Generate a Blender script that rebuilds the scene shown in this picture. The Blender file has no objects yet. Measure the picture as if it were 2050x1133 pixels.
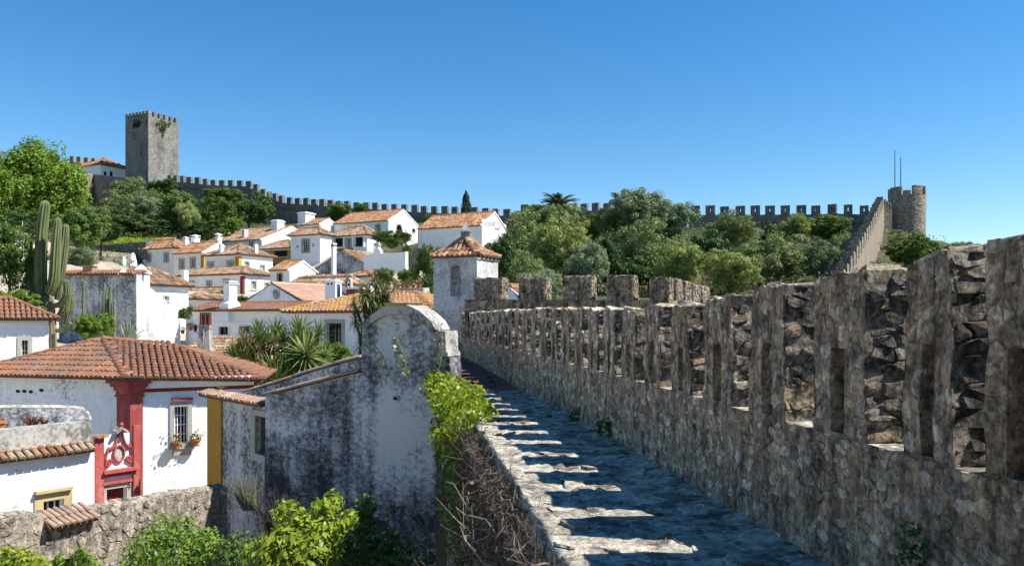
import bpy, math, random
import numpy as np
from mathutils import Vector, Matrix, noise
SC = bpy.context.scene
COL = SC.collection
R = math.radians
# ---------------------------------------------------------------- camera, sky, sun, exposure
F, HY, CX = 1600.0, 640.0, 1025.0            # focal length / horizon row / centre column in photo pixels
cam = bpy.data.cameras.new('camera'); cam_o = bpy.data.objects.new('camera', cam); COL.objects.link(cam_o)
cam.sensor_width = 36; cam.lens = F / 2050 * 36; cam.shift_y = (HY - 566.5) / 2050
cam.clip_start = .05; cam.clip_end = 20000
cam_o.location = (0, 0, 0); cam_o.rotation_euler = (R(90), 0, 0); SC.camera = cam_o
SUN_EL, SUN_AZ = 50.5, -7.5                 # azimuth from +X, negative = towards the camera
w = bpy.data.worlds.new('World'); SC.world = w; w.use_nodes = True
nt = w.node_tree; nt.nodes.clear()
sky = nt.nodes.new('ShaderNodeTexSky'); sky.sky_type = 'NISHITA'; sky.sun_disc = False
sky.sun_elevation = R(SUN_EL); sky.sun_rotation = R(90 - SUN_AZ); sky.altitude = 0
sky.air_density = 1.0; sky.dust_density = 0.0; sky.ozone_density = 3.0
bg = nt.nodes.new('ShaderNodeBackground'); bg.inputs[1].default_value = .085
hs_ = nt.nodes.new('ShaderNodeHueSaturation'); hs_.inputs['Saturation'].default_value = 1.34; hs_.inputs['Hue'].default_value = .499
ow = nt.nodes.new('ShaderNodeOutputWorld')
nt.links.new(sky.outputs[0], hs_.inputs['Color']); nt.links.new(hs_.outputs[0], bg.inputs[0]); nt.links.new(bg.outputs[0], ow.inputs[0])
sl = bpy.data.lights.new('sun', 'SUN'); sl.energy = 5.0; sl.angle = R(.5); sl.color = (1, .955, .88)
so = bpy.data.objects.new('sun', sl); COL.objects.link(so)
_e, _a = R(SUN_EL), R(SUN_AZ)
SUNV = Vector((math.cos(_e) * math.cos(_a), math.cos(_e) * math.sin(_a), math.sin(_e)))
so.rotation_euler = SUNV.to_track_quat('Z', 'Y').to_euler(); so.location = (40, -20, 60)
SC.view_settings.view_transform = 'Standard'; SC.view_settings.look = 'None'
SC.view_settings.exposure = 0.95; SC.view_settings.gamma = 1
# ---------------------------------------------------------------- helpers
def V(*a): return Vector(a)
def zat(py, d): return (HY - py) / F * d
def P(px, py, d): return Vector(((px - CX) / F * d, d, (HY - py) / F * d))
def XY(px, d): return Vector(((px - CX) / F * d, d, 0))
OFF = {}
def lerp(a, b, t): return a + (b - a) * t
def interp(x, pts):
    if x <= pts[0][0]: return pts[0][1]
    for (x0, y0), (x1, y1) in zip(pts, pts[1:]):
        if x <= x1: return y0 + (y1 - y0) * (x - x0) / (x1 - x0)
    return pts[-1][1]
def thing(name, label, cat, loc=(0, 0, 0), group=None):
    o = bpy.data.objects.new(name, None); COL.objects.link(o); o.empty_display_size = .1
    o.location = loc; o['label'] = label; o['category'] = cat
    if group: o['group'] = group
    OFF[o.name] = Vector(loc); return o
def tag(o, label=None, cat=None, group=None, kind=None):
    if label: o['label'] = label
    if cat: o['category'] = cat
    if group: o['group'] = group
    if kind: o['kind'] = kind
    return o
def place(name, me, parent, loc=None, rot=None, sc=None, mat4=None):
    o = bpy.data.objects.new(name, me); COL.objects.link(o)
    off = OFF[parent.name] if parent else Vector((0, 0, 0))
    if parent: o.parent = parent
    if mat4 is not None:
        m = mat4.copy(); m.translation = m.translation - off; o.matrix_basis = m
    else:
        if loc is not None: o.location = Vector(loc) - off
        if rot is not None: o.rotation_euler = rot
        if sc is not None: o.scale = sc
    return o
class MB:
    def __init__(s): s.v = []; s.f = []; s.mi = []
    def add(s, vs, fs, mi=0):
        b = len(s.v); s.v.extend((p[0], p[1], p[2]) for p in vs)
        for f in fs: s.f.append(tuple(i + b for i in f)); s.mi.append(mi)
    def poly(s, pts, mi=0): s.add(pts, [tuple(range(len(pts)))], mi)
    def extr(s, pts, vec, mi=0):
        n = len(pts); vec = Vector(vec); pts = [Vector(p) for p in pts]
        fs = [tuple(range(n)), tuple(range(2 * n - 1, n - 1, -1))]
        fs += [(i, n + i, n + (i + 1) % n, (i + 1) % n) for i in range(n)]
        s.add(pts + [p + vec for p in pts], fs, mi)
    def box(s, a, b, mi=0):
        (x0, y0, z0), (x1, y1, z1) = a, b
        s.extr([V(x0, y0, z0), V(x1, y0, z0), V(x1, y1, z0), V(x0, y1, z0)], (0, 0, z1 - z0), mi)
    def obox(s, W, u0, u1, o0, o1, z0, z1, mi=0):      # box on a wall frame
        s.extr([W.at(u0, z0, o0), W.at(u1, z0, o0), W.at(u1, z0, o1), W.at(u0, z0, o1)], (0, 0, z1 - z0), mi)
    def tube(s, pts, rad, k=6, mi=0, cap=True):
        pts = [Vector(p) for p in pts]; n = len(pts)
        if not hasattr(rad, '__len__'): rad = [rad] * n
        vs = []; up = Vector((.31, .17, .93))
        t0 = (pts[1] - pts[0]).normalized(); a = t0.cross(up).normalized()
        for i, p in enumerate(pts):
            t = (pts[min(i + 1, n - 1)] - pts[max(i - 1, 0)]).normalized()
            a = (a - t * a.dot(t)).normalized(); b = t.cross(a)
            for j in range(k):
                q = 2 * math.pi * j / k; vs.append(p + (a * math.cos(q) + b * math.sin(q)) * rad[i])
        fs = [(i * k + j, i * k + (j + 1) % k, (i + 1) * k + (j + 1) % k, (i + 1) * k + j) for i in range(n - 1) for j in range(k)]
        if cap: fs += [tuple(range(k))[::-1], tuple(range((n - 1) * k, n * k))]
        s.add(vs, fs, mi)
    def lathe(s, c, prof, k=12, mi=0):
        c = Vector(c); vs = []; n = len(prof)
        for r_, z in prof:
            for j in range(k):
                q = 2 * math.pi * j / k; vs.append(c + V(r_ * math.cos(q), r_ * math.sin(q), z))
        fs = [(i * k + j, i * k + (j + 1) % k, (i + 1) * k + (j + 1) % k, (i + 1) * k + j) for i in range(n - 1) for j in range(k)]
        fs += [tuple(range(k))[::-1], tuple(range((n - 1) * k, n * k))]
        s.add(vs, fs, mi)
    def mesh(s, name, mats, off=(0, 0, 0), smooth=False):
        me = bpy.data.meshes.new(name); ox, oy, oz = off
        me.from_pydata([(x - ox, y - oy, z - oz) for x, y, z in s.v], [], s.f)
        for m in (mats if isinstance(mats, (list, tuple)) else [mats]): me.materials.append(m)
        if any(s.mi): me.polygons.foreach_set('material_index', s.mi)
        if smooth: me.polygons.foreach_set('use_smooth', [True] * len(s.f))
        me.update(); return me
    def build(s, name, mats, parent=None, smooth=False, off=None):
        if parent is not None: off = OFF[parent.name]
        elif off is None: off = Vector((0, 0, 0))
        o = bpy.data.objects.new(name, s.mesh(name, mats, off, smooth)); COL.objects.link(o)
        if parent is not None: o.parent = parent
        else: o.location = off
        OFF[o.name] = Vector(off); return o
class Wall:
    """vertical plane from A (left as seen) to B; A, B are (x, y, 0) vectors"""
    def __init__(s, A, B):
        s.A = Vector((A[0], A[1], 0)); s.B = Vector((B[0], B[1], 0)); d = s.B - s.A
        s.L = d.length; s.u = d / s.L; s.n = Vector((s.u.y, -s.u.x, 0))
    def at(s, u, z, o=0.0): p = s.A + s.u * u + s.n * o; return Vector((p.x, p.y, z))
    def uof(s, px):
        k = (px - CX) / F; return (k * s.A.y - s.A.x) / (s.u.x - k * s.u.y)
    def d(s, px): return s.A.y + s.u.y * s.uof(px)
    def z(s, px, py): return zat(py, s.d(px))
    def pt(s, px, py, o=0.0): return s.at(s.uof(px), s.z(px, py), o)
def hit(A, u, px):      # distance along direction u from A to the view ray of column px
    k = (px - CX) / F; return (k * A.y - A.x) / (u.x - k * u.y)
def wall_quad(mb, W, z0, z1, holes=(), t=.18, u0=0.0, u1=None, mi=0, back=False, cuts=((), ())):
    u1 = W.L if u1 is None else u1
    us = sorted({u0, u1} | {h[0] for h in holes} | {h[1] for h in holes} | set(cuts[0]))
    zs = sorted({z0, z1} | {h[2] for h in holes} | {h[3] for h in holes} | set(cuts[1]))
    for a, b in zip(us, us[1:]):
        for c, d in zip(zs, zs[1:]):
            if any(h[0] <= (a + b) / 2 <= h[1] and h[2] <= (c + d) / 2 <= h[3] for h in holes): continue
            mb.poly([W.at(a, c), W.at(b, c), W.at(b, d), W.at(a, d)], mi)
    for (a, b, c, d) in [h[:4] for h in holes]:
        q = [W.at(a, c), W.at(b, c), W.at(b, d), W.at(a, d)]; r = [W.at(a, c, -t), W.at(b, c, -t), W.at(b, d, -t), W.at(a, d, -t)]
        for i in range(4): mb.poly([q[i], q[(i + 1) % 4], r[(i + 1) % 4], r[i]], mi)
        if back: mb.poly(r, mi)
# ---------------------------------------------------------------- materials
class T:
    def __init__(s, name):
        s.m = bpy.data.materials.new(name); s.m.use_nodes = True; s.t = s.m.node_tree
        s.b = s.t.nodes['Principled BSDF']; s.b.inputs['Roughness'].default_value = .85
        s.b.inputs['Specular IOR Level'].default_value = .25
    def n(s, typ, **k):
        x = s.t.nodes.new('ShaderNode' + typ)
        for a, v in k.items():
            a = a.replace('_', ' ') if a.replace('_', ' ') in x.inputs else a
            if a in x.inputs: s.put(x.inputs[a], v)
            else: setattr(x, a, v)
        return x
    def put(s, inp, v):
        if isinstance(v, bpy.types.NodeSocket): s.t.links.new(v, inp)
        else:
            if isinstance(v, tuple) and len(v) == 3 and inp.type == 'RGBA': v = v + (1,)
            inp.default_value = v
    def pos(s, sx=1, sy=1, sz=1, obj=False):
        g = s.n('TexCoord').outputs['Object'] if obj else s.n('NewGeometry').outputs['Position']
        v = s.n('VectorMath', operation='MULTIPLY'); s.put(v.inputs[0], g); v.inputs[1].default_value = (sx, sy, sz); return v.outputs[0]
    def noise(s, vec, scale=1, det=6, rough=.6, dist=0):
        x = s.n('TexNoise', Scale=scale, Detail=det, Roughness=rough, Distortion=dist); s.put(x.inputs['Vector'], vec); return x.outputs['Fac']
    def ramp(s, fac, *st):
        x = s.n('ValToRGB'); s.put(x.inputs[0], fac); e = x.color_ramp.elements
        while len(e) < len(st): e.new(.5)
        for i, (p, c) in enumerate(st):
            e[i].position = p; c = (c, c, c) if not isinstance(c, tuple) else c; e[i].color = c + (1,)
        return x.outputs[0]
    def mix(s, fac, a, b, blend='MIX'):
        x = s.n('Mix', data_type='RGBA', blend_type=blend); s.put(x.inputs[0], fac); s.put(x.inputs[6], a); s.put(x.inputs[7], b); return x.outputs[2]
    def math(s, op, a, b=0.0):
        x = s.n('Math', operation=op); s.put(x.inputs[0], a); s.put(x.inputs[1], b); return x.outputs[0]
    def rnd(s):
        a = s.n('NewGeometry').outputs['Random Per Island']; b = s.n('ObjectInfo').outputs['Random']
        return s.math('FRACT', s.math('ADD', a, b))
    def bump(s, h, dist=.02, strength=1.0):
        x = s.n('Bump', Distance=dist, Strength=strength); s.put(x.inputs['Height'], h); s.t.links.new(x.outputs[0], s.b.inputs['Normal'])
    def col(s, c): s.put(s.b.inputs['Base Color'], c); return s
def plain(name, c, rough=.8, metal=0):
    t = T(name); t.b.inputs['Roughness'].default_value = rough; t.b.inputs['Metallic'].default_value = metal
    n_ = t.noise(t.pos(), 9, 4)
    t.col(t.mix(1.0, c, t.ramp(n_, (.3, .8), (.7, 1.12)), 'MULTIPLY')); return t.m
def stucco(name, base, dark, lo=.5, hi=.75, amt=.8, scale=.6, streak=.45, fine=.5, patch=None, bumpd=.012):
    t = T(name); p = t.pos()
    n1 = t.noise(p, scale, 9, .68, .4); n2 = t.noise(t.pos(2.6, 2.6, .22), 1.0, 6, .6)
    f = t.math('ADD', t.math('MULTIPLY', n1, 1 - streak), t.math('MULTIPLY', n2, streak))
    n3 = t.noise(p, 9, 7, .75)
    f = t.math('ADD', f, t.math('MULTIPLY', t.math('SUBTRACT', n3, .5), fine))
    k = t.math('MULTIPLY', t.ramp(f, (lo, 0.0), (hi, 1.0)), amt)
    c = base
    if patch: c = t.mix(t.ramp(t.noise(p, scale * 1.1, 7, .6), (.545, 0.), (.57, 1.)), base, patch)
    c = t.mix(1.0, c, t.ramp(t.noise(p, 2.3, 5), (.3, .9), (.7, 1.05)), 'MULTIPLY')
    t.col(t.mix(k, c, dark)); t.bump(t.math('ADD', n3, t.math('MULTIPLY', n1, 2)), bumpd, .6); return t.m
def tilemat(name, cols, lich=None, lamt=.5, dirt=(.06, .05, .045), damt=.6):
    t = T(name); r_ = t.rnd(); st = [(i / max(1, len(cols) - 1), c) for i, c in enumerate(cols)]
    c = t.ramp(r_, *st); p = t.pos(); n1 = t.noise(p, 1.1, 6, .65); n2 = t.noise(p, 14, 5, .7)
    if lich:
        f = t.math('ADD', t.math('MULTIPLY', n1, .5), t.math('MULTIPLY', n2, .5))
        c = t.mix(t.math('MULTIPLY', t.ramp(f, (.47, 0.), (.58, 1.)), lamt), c, lich)
    f2 = t.math('ADD', t.math('MULTIPLY', t.noise(p, .55, 5), .6), t.math('MULTIPLY', t.noise(p, 7, 6, .7), .4))
    c = t.mix(t.math('MULTIPLY', t.ramp(f2, (.5, 0.), (.66, 1.)), damt), c, dirt)
    t.col(c); t.bump(n2, .01, .5); return t.m
def rubble(name, c1, c2, joint, sx=3.0, sz=4.5, stain=(.05, .05, .05), samt=.6, bd=.05):
    t = T(name); p = t.pos(sx, sx, sz); vo = t.n('TexVoronoi', Scale=1.0); t.put(vo.inputs['Vector'], p)
    ve = t.n('TexVoronoi', Scale=1.0, feature='DISTANCE_TO_EDGE'); t.put(ve.inputs['Vector'], p)
    sp = t.n('SeparateColor'); t.put(sp.inputs[0], vo.outputs['Color'])
    c = t.mix(sp.outputs[0], c1, c2); e = t.ramp(ve.outputs['Distance'], (.02, 1.), (.12, 0.)); c = t.mix(e, c, joint)
    q = t.pos(); c = t.mix(1.0, c, t.ramp(t.noise(q, 6, 6, .7), (.3, .7), (.7, 1.2)), 'MULTIPLY')
    f = t.math('ADD', t.math('MULTIPLY', t.noise(q, .35, 7, .65), .55), t.math('MULTIPLY', t.noise(t.pos(1.2, 1.2, .12), 1, 5), .45))
    t.col(t.mix(t.math('MULTIPLY', t.ramp(f, (.46, 0.), (.62, 1.)), samt), c, stain))
    t.bump(t.math('ADD', t.ramp(ve.outputs['Distance'], (.0, 0.), (.2, 1.)), t.noise(q, 8, 5)), bd, .8); return t.m
def stonepiece(name, cols, lich=(.45, .36, .16), lamt=.5, white=.35, con=1.0):
    t = T(name); c = t.ramp(t.rnd(), *[(i / (len(cols) - 1), c) for i, c in enumerate(cols)])
    p = t.pos(); n1 = t.noise(p, 5, 8, .72, .5); n2 = t.noise(p, 24, 8, .8); n3 = t.noise(p, 1.4, 6, .6); n4 = t.noise(t.pos(9, 9, 1.6), 1, 7, .7)
    lo = lambda v: 1 - (1 - v) * con
    c = t.mix(1.0, c, t.ramp(n1, (.37, lo(.22)), (.5, 1.05), (.63, 1.7)), 'MULTIPLY')
    c = t.mix(t.math('MULTIPLY', t.ramp(t.math('ADD', t.math('MULTIPLY', n3, .6), t.math('MULTIPLY', n2, .4)), (.53, 0.), (.60, 1.)), lamt), c, lich)
    c = t.mix(1.0, c, t.ramp(n4, (.38, lo(.3)), (.5, 1.0), (.64, 1.4)), 'MULTIPLY')
    c = t.mix(t.math('MULTIPLY', t.ramp(t.noise(t.pos(1, 1, .45), 17, 8, .8), (.585, 0.), (.62, 1.)), white), c, (.64, .56, .45))
    t.col(t.mix(1.0, c, t.ramp(n2, (.40, lo(.3)), (.5, 1.0), (.60, 1.5)), 'MULTIPLY'))
    t.bump(t.math('ADD', t.math('MULTIPLY', n1, 1.6), t.math('MULTIPLY', n2, 1.0)), .05, 1.0); return t.m
def leafmat(name, cols, trans=.3, rough=.55):
    t = T(name); c = t.ramp(t.n('NewGeometry').outputs['Random Per Island'], *[(i / (len(cols) - 1), c) for i, c in enumerate(cols)])
    c = t.mix(1.0, c, t.ramp(t.noise(t.pos(), .8, 4), (.3, .72), (.7, 1.3)), 'MULTIPLY')
    t.col(c); t.b.inputs['Roughness'].default_value = rough
    tr = t.n('BsdfTranslucent'); t.put(tr.inputs[0], t.mix(1.0, c, (1.25, 1.25, .6), 'MULTIPLY'))
    ms = t.n('MixShader'); ms.inputs[0].default_value = trans
    t.t.links.new(t.b.outputs[0], ms.inputs[1]); t.t.links.new(tr.outputs[0], ms.inputs[2])
    t.t.links.new(ms.outputs[0], t.t.nodes['Material Output'].inputs[0]); return t.m
M = {}
M['white'] = stucco('white_limewash', (.85, .85, .84), (.30, .30, .30), .52, .80, .6, .45)
M['white_clean'] = stucco('fresh_limewash', (.86, .86, .845), (.45, .45, .44), .66, .85, .4, .4)
M['white_aged'] = stucco('aged_limewash', (.74, .73, .71), (.14, .14, .14), .50, .66, .75, .8)
M['grey_aged'] = stucco('blackened_limewash', (.58, .58, .57), (.07, .07, .072), .42, .58, .92, .7, .35, .8)
t = T('soot_dark_limewash'); p = t.pos(); n1 = t.noise(p, .5, 8, .65, .3); n2 = t.noise(t.pos(2.2, 2.2, .16), 1.0, 6, .6); n3 = t.noise(t.pos(1, 1, 1.5), 6, 10, .85); n5 = t.noise(t.pos(1, 1, 1.6), 17, 8, .8)
vs_ = t.n('VectorMath', operation='DISTANCE'); t.put(vs_.inputs[0], t.pos(1, 1, 1.25)); vs_.inputs[1].default_value = (-2.55, 19.4, -2.9 * 1.25)
pale = t.ramp(t.math('ADD', t.math('MULTIPLY', vs_.outputs['Value'], .3), t.math('MULTIPLY', t.math('SUBTRACT', n1, .5), 1.3)), (.12, 1.), (.62, 0.))
f = t.math('ADD', t.math('ADD', t.math('MULTIPLY', n1, .45), t.math('MULTIPLY', n2, .22)), t.math('ADD', t.math('MULTIPLY', n3, .50), t.math('MULTIPLY', pale, .09)))
c = t.ramp(f, (.52, (.042, .043, .050)), (.562, (.135, .137, .15)), (.60, (.31, .315, .33)), (.65, (.68, .67, .66)))
c = t.mix(t.ramp(t.math('ADD', t.math('MULTIPLY', n3, .55), t.math('MULTIPLY', n5, .45)), (.585, 0.), (.605, .85)), c, (.62, .60, .58))
t.col(c); t.bump(t.math('ADD', n3, n5), .05, .9); M['chapel'] = t.m
M['turret'] = stucco('mottled_grey_limewash', (.62, .61, .60), (.30, .30, .30), .46, .54, .8, .9, .25, .8, bumpd=.02)
M['cement'] = stucco('pale_cement', (.42, .40, .36), (.08, .08, .075), .45, .62, .85, 1.2, .3, .8, bumpd=.02)
M['redwash'] = stucco('faded_red_limewash', (.36, .07, .06), (.46, .22, .19), .50, .66, .6, 1.4)
M['darkred'] = stucco('wine_red_limewash', (.22, .035, .035), (.10, .03, .03), .5, .7, .6, 1.0)
M['yellow'] = stucco('ochre_limewash', (.48, .26, .035), (.20, .12, .04), .52, .72, .7, 1.0)
M['moldy'] = stucco('mouldy_limewash', (.85, .85, .84), (.22, .24, .27), .53, .66, .75, .8, .35, .9)
M['patched'] = stucco('flaking_limewash', (.80, .79, .77), (.35, .33, .30), .60, .72, .6, .7, patch=(.42, .39, .35))
M['blue'] = plain('blue_paint', (.03, .08, .5))
M['wstone'] = stucco('window_stone', (.40, .38, .33), (.20, .19, .17), .5, .7, .6, 2)
M['ystone'] = stucco('yellowed_stone', (.47, .37, .20), (.20, .17, .10), .5, .7, .6, 2)
M['sash'] = plain('white_sash_paint', (.78, .78, .76), .5)
M['darksash'] = plain('dark_green_sash', (.03, .035, .03), .5)
M['green'] = plain('green_shutter_paint', (.02, .12, .05), .5)
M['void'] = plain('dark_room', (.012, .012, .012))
t = T('window_glass'); t.col((.012, .014, .017)); t.b.inputs['Roughness'].default_value = .06; t.b.inputs['Specular IOR Level'].default_value = .6; M['glass'] = t.m
M['tbrown'] = tilemat('brown_roof_tile', [(0.118, 0.069, 0.041), (0.235, 0.115, 0.066), (0.294, 0.138, 0.074), (0.294, 0.221, 0.156), (0.412, 0.304, 0.213), (0.196, 0.101, 0.057)], (0.300, 0.248, 0.162), .5)
M['torange'] = tilemat('orange_roof_tile', [(0.153, 0.077, 0.045), (0.270, 0.109, 0.049), (0.361, 0.154, 0.065), (0.324, 0.190, 0.114), (0.415, 0.272, 0.163), (0.253, 0.099, 0.049)], (0.281, 0.212, 0.114), .4, damt=.5)
M['tred'] = tilemat('red_roof_tile', [(0.213, 0.080, 0.039), (0.259, 0.114, 0.061), (0.180, 0.076, 0.043), (0.240, 0.130, 0.079)], (0.259, 0.259, 0.199), .28, damt=.55)
M['tlich'] = tilemat('lichened_roof_tile', [(0.324, 0.153, 0.090), (0.270, 0.144, 0.090), (0.396, 0.243, 0.153), (0.306, 0.180, 0.117)], (0.450, 0.243, 0.018), .85, damt=.5)
M['tpale'] = tilemat('pale_roof_tile', [(.48, .28, .19), (.52, .34, .24), (.44, .25, .16)], (.5, .42, .34), .5, damt=.2)
M['tdark'] = tilemat('weathered_coping_tile', [(.28, .15, .10), (.34, .20, .13), (.22, .15, .12), (.42, .22, .10)], (.40, .36, .30), .7, damt=.8)
M['tpan'] = tilemat('shadowed_pan_tile', [(.13, .07, .045), (.17, .09, .06)], (.16, .14, .10), .4, damt=.6)
M['keep'] = rubble('castle_stone', (0.324, 0.308, 0.270), (0.216, 0.206, 0.184), (0.108, 0.108, 0.097), 2.6, 4.0, (0.059, 0.059, 0.059), .75)
M['ridge'] = rubble('ridge_wall_stone', (0.311, 0.270, 0.223), (0.203, 0.182, 0.155), (0.108, 0.101, 0.095), 2.4, 3.6, (0.068, 0.068, 0.065), .5)
M['sandy'] = rubble('sandy_wall_stone', (0.336, 0.277, 0.215), (0.277, 0.227, 0.172), (0.218, 0.185, 0.146), 2.2, 3.8, (0.168, 0.134, 0.095), .5)
M['round'] = rubble('round_tower_stone', (0.375, 0.318, 0.232), (0.272, 0.233, 0.180), (0.113, 0.102, 0.087), 1.9, 3.0, (0.091, 0.085, 0.070), .4)
M['mortar'] = stonepiece('lime_mortar', [(0.383, 0.273, 0.185), (0.443, 0.315, 0.212)], (0.503, 0.338, 0.180), .35, .6, .8)
M['stone'] = stonepiece('rampart_stone', [(.31, .245, .165), (.60, .495, .34), (.41, .33, .235), (.72, .61, .44), (.28, .245, .20), (.50, .36, .22), (.74, .66, .53), (.44, .365, .27), (.24, .195, .155), (.60, .49, .31)], (.64, .45, .18), .4, .6, .55)
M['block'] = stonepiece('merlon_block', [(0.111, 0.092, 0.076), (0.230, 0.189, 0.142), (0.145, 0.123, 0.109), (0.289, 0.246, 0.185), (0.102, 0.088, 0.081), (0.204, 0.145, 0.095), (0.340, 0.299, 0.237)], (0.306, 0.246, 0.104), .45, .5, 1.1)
M['cstone'] = stonepiece('curtain_stone', [(0.168, 0.142, 0.113), (0.280, 0.236, 0.179), (0.210, 0.183, 0.152), (0.336, 0.271, 0.185), (0.140, 0.129, 0.119)], (0.420, 0.312, 0.145), .4, .3)
M['gstone'] = stonepiece('garden_wall_stone', [(.22, .19, .15), (.32, .27, .21), (.27, .25, .22), (.36, .30, .22), (.20, .18, .16)], (.36, .27, .16), .4, .4, .6)
M['gmortar'] = stonepiece('garden_wall_mortar', [(.26, .225, .18), (.29, .25, .20)], (.30, .26, .2), .5, .4, .6)
M['chstone'] = stonepiece('chapel_base_stone', [(.07, .07, .075), (.13, .13, .13), (.10, .095, .09), (.24, .25, .27), (.08, .07, .07)], (.2, .2, .2), .4, .3, .6)
# walk surface
t = T('walk_cement'); p = t.pos(); n1 = t.noise(p, 1.6, 9, .68, .6); n2 = t.noise(p, 18, 8, .75); n4 = t.noise(p, 5, 8, .7)
c = t.ramp(n1, (.3, (.28, .25, .205)), (.5, (.46, .415, .335)), (.7, (.60, .54, .43)))
c = t.mix(t.ramp(t.noise(p, 3.2, 9, .72), (.50, 0.), (.56, .75)), c, (.075, .066, .06))
c = t.mix(t.ramp(n4, (.595, 0.), (.615, .9)), c, (.62, .58, .52))
c = t.mix(1.0, c, t.ramp(n2, (.38, .6), (.62, 1.3)), 'MULTIPLY'); c = t.mix(1.0, c, t.ramp(t.noise(t.pos(1, 1.3, 1), 4.5, 9, .72), (.40, .5), (.5, 1.0), (.6, 1.3)), 'MULTIPLY')
sp = t.n('SeparateXYZ'); t.put(sp.inputs[0], p)
br = t.n('TexBrick', Scale=1.0, Color1=(.24, .085, .05), Color2=(.17, .07, .05), Mortar=(.12, .08, .06)); t.put(br.inputs['Vector'], t.pos(4, 4, 4))
c = t.mix(t.ramp(t.math('DIVIDE', sp.outputs[1], 40.0), (.455, 0.), (.475, 1.)), c, br.outputs[0])
t.col(c); t.bump(t.math('ADD', t.math('MULTIPLY', n1, 2), t.math('ADD', n4, n2)), .035, 1.0); M['walk'] = t.m
t = T('hill_soil'); p = t.pos(); c = t.ramp(t.noise(p, .25, 8, .7), (.35, (.035, .045, .015)), (.55, (.07, .075, .025)), (.7, (.20, .165, .10)))
sp = t.n('SeparateXYZ'); t.put(sp.inputs[0], p); pv = t.math('MULTIPLY', t.ramp(t.math('DIVIDE', sp.outputs[1], 200.0), (.46, 1.), (.52, 0.)), t.ramp(t.math('DIVIDE', sp.outputs[0], -20.0), (.05, 0.), (.3, 1.)))
c = t.mix(pv, c, t.ramp(t.noise(p, .5, 8, .7), (.35, (.30, .25, .18)), (.65, (.46, .40, .31))))  # village ground on the left, lightened to bounce warm light onto the walls
t.col(t.mix(1.0, c, t.ramp(t.noise(p, 5, 6, .7), (.3, .6), (.7, 1.3)), 'MULTIPLY')); t.bump(t.noise(p, 3, 7), .2, 1); M['soil'] = t.m
M['olive'] = leafmat('olive_leaf', [(0.138, 0.182, 0.062), (0.202, 0.253, 0.086), (0.166, 0.217, 0.090), (0.239, 0.278, 0.110)], .14)
M['olive2'] = leafmat('silvery_olive_leaf', [(0.138, 0.187, 0.090), (0.193, 0.253, 0.133), (0.157, 0.212, 0.114)], .12)
M['olive3'] = leafmat('yellow_olive_leaf', [(0.202, 0.253, 0.066), (0.276, 0.324, 0.095), (0.239, 0.283, 0.105)], .16)
M['dark'] = leafmat('dark_leaf', [(0.036, 0.072, 0.019), (0.058, 0.109, 0.026), (0.080, 0.131, 0.032)], .2)
M['mid'] = leafmat('mid_green_leaf', [(0.072, 0.123, 0.026), (0.109, 0.174, 0.036), (0.087, 0.145, 0.036)], .25)
M['bright'] = leafmat('bright_leaf', [(0.102, 0.180, 0.024), (0.144, 0.240, 0.030), (0.180, 0.264, 0.036)], .35)
M['lemon'] = leafmat('lemon_leaf', [(0.156, 0.240, 0.024), (0.240, 0.312, 0.030), (0.312, 0.348, 0.036), (0.120, 0.204, 0.024)], .35, .4)
M['under'] = leafmat('undergrowth_leaf', [(.03, .05, .015), (.05, .07, .02), (.07, .085, .03)], .15)
M['cypress'] = leafmat('cypress_leaf', [(0.017, 0.038, 0.014), (0.032, 0.061, 0.020)], .1)
M['redleaf'] = leafmat('red_brown_leaf', [(.12, .04, .025), (.16, .06, .03), (.08, .05, .02)], .2)
M['yucca'] = leafmat('yucca_blade', [(0.054, 0.102, 0.026), (0.108, 0.156, 0.042), (0.204, 0.228, 0.072), (0.078, 0.120, 0.036)], .15, .35)
M['dryleaf'] = leafmat('dry_flower', [(.20, .16, .08), (.28, .22, .11), (.14, .10, .06)], .2)
M['palm'] = leafmat('palm_leaflet', [(0.065, 0.094, 0.043), (0.109, 0.131, 0.058)], .15, .45)
M['agave'] = leafmat('agave_blade', [(.22, .27, .17), (.30, .33, .20)], .05, .5)
M['thatch'] = leafmat('dead_creeper', [(.05, .037, .03), (.09, .066, .052), (.14, .11, .085), (.04, .032, .028)], .05)
M['petal'] = leafmat('pink_petal', [(.5, .03, .08), (.55, .06, .2), (.5, .05, .05)], .3)
M['bark'] = plain('bark', (.09, .07, .05), .95)
M['twig'] = plain('dry_twig', (.20, .165, .125), .95)
M['twigd'] = plain('dark_dry_twig', (.085, .062, .05), .95)
M['timber'] = plain('weathered_timber', (.15, .115, .085), .9)
M['potred'] = plain('dark_clay_pot', (0.140, 0.048, 0.032), .8)
M['terra'] = plain('terracotta', (.42, .15, .06), .8)
M['iron'] = plain('dark_iron', (.02, .02, .022), .5, .6)
M['pole'] = plain('grey_pole_paint', (.10, .10, .11), .5)
t = T('cactus_skin'); p = t.pos(); n1 = t.noise(t.pos(3, 3, .8), 1.5, 6)
t.col(t.ramp(n1, (.3, (.075, .10, .038)), (.55, (.13, .155, .065)), (.75, (.19, .19, .10)))); M['cactus'] = t.m
t = T('cork_bark_cactus'); t.col(t.ramp(t.noise(t.pos(5, 5, 1.2), 1.5, 7), (.35, (.12, .12, .07)), (.65, (.26, .23, .16)))); M['cork'] = t.m
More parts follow.
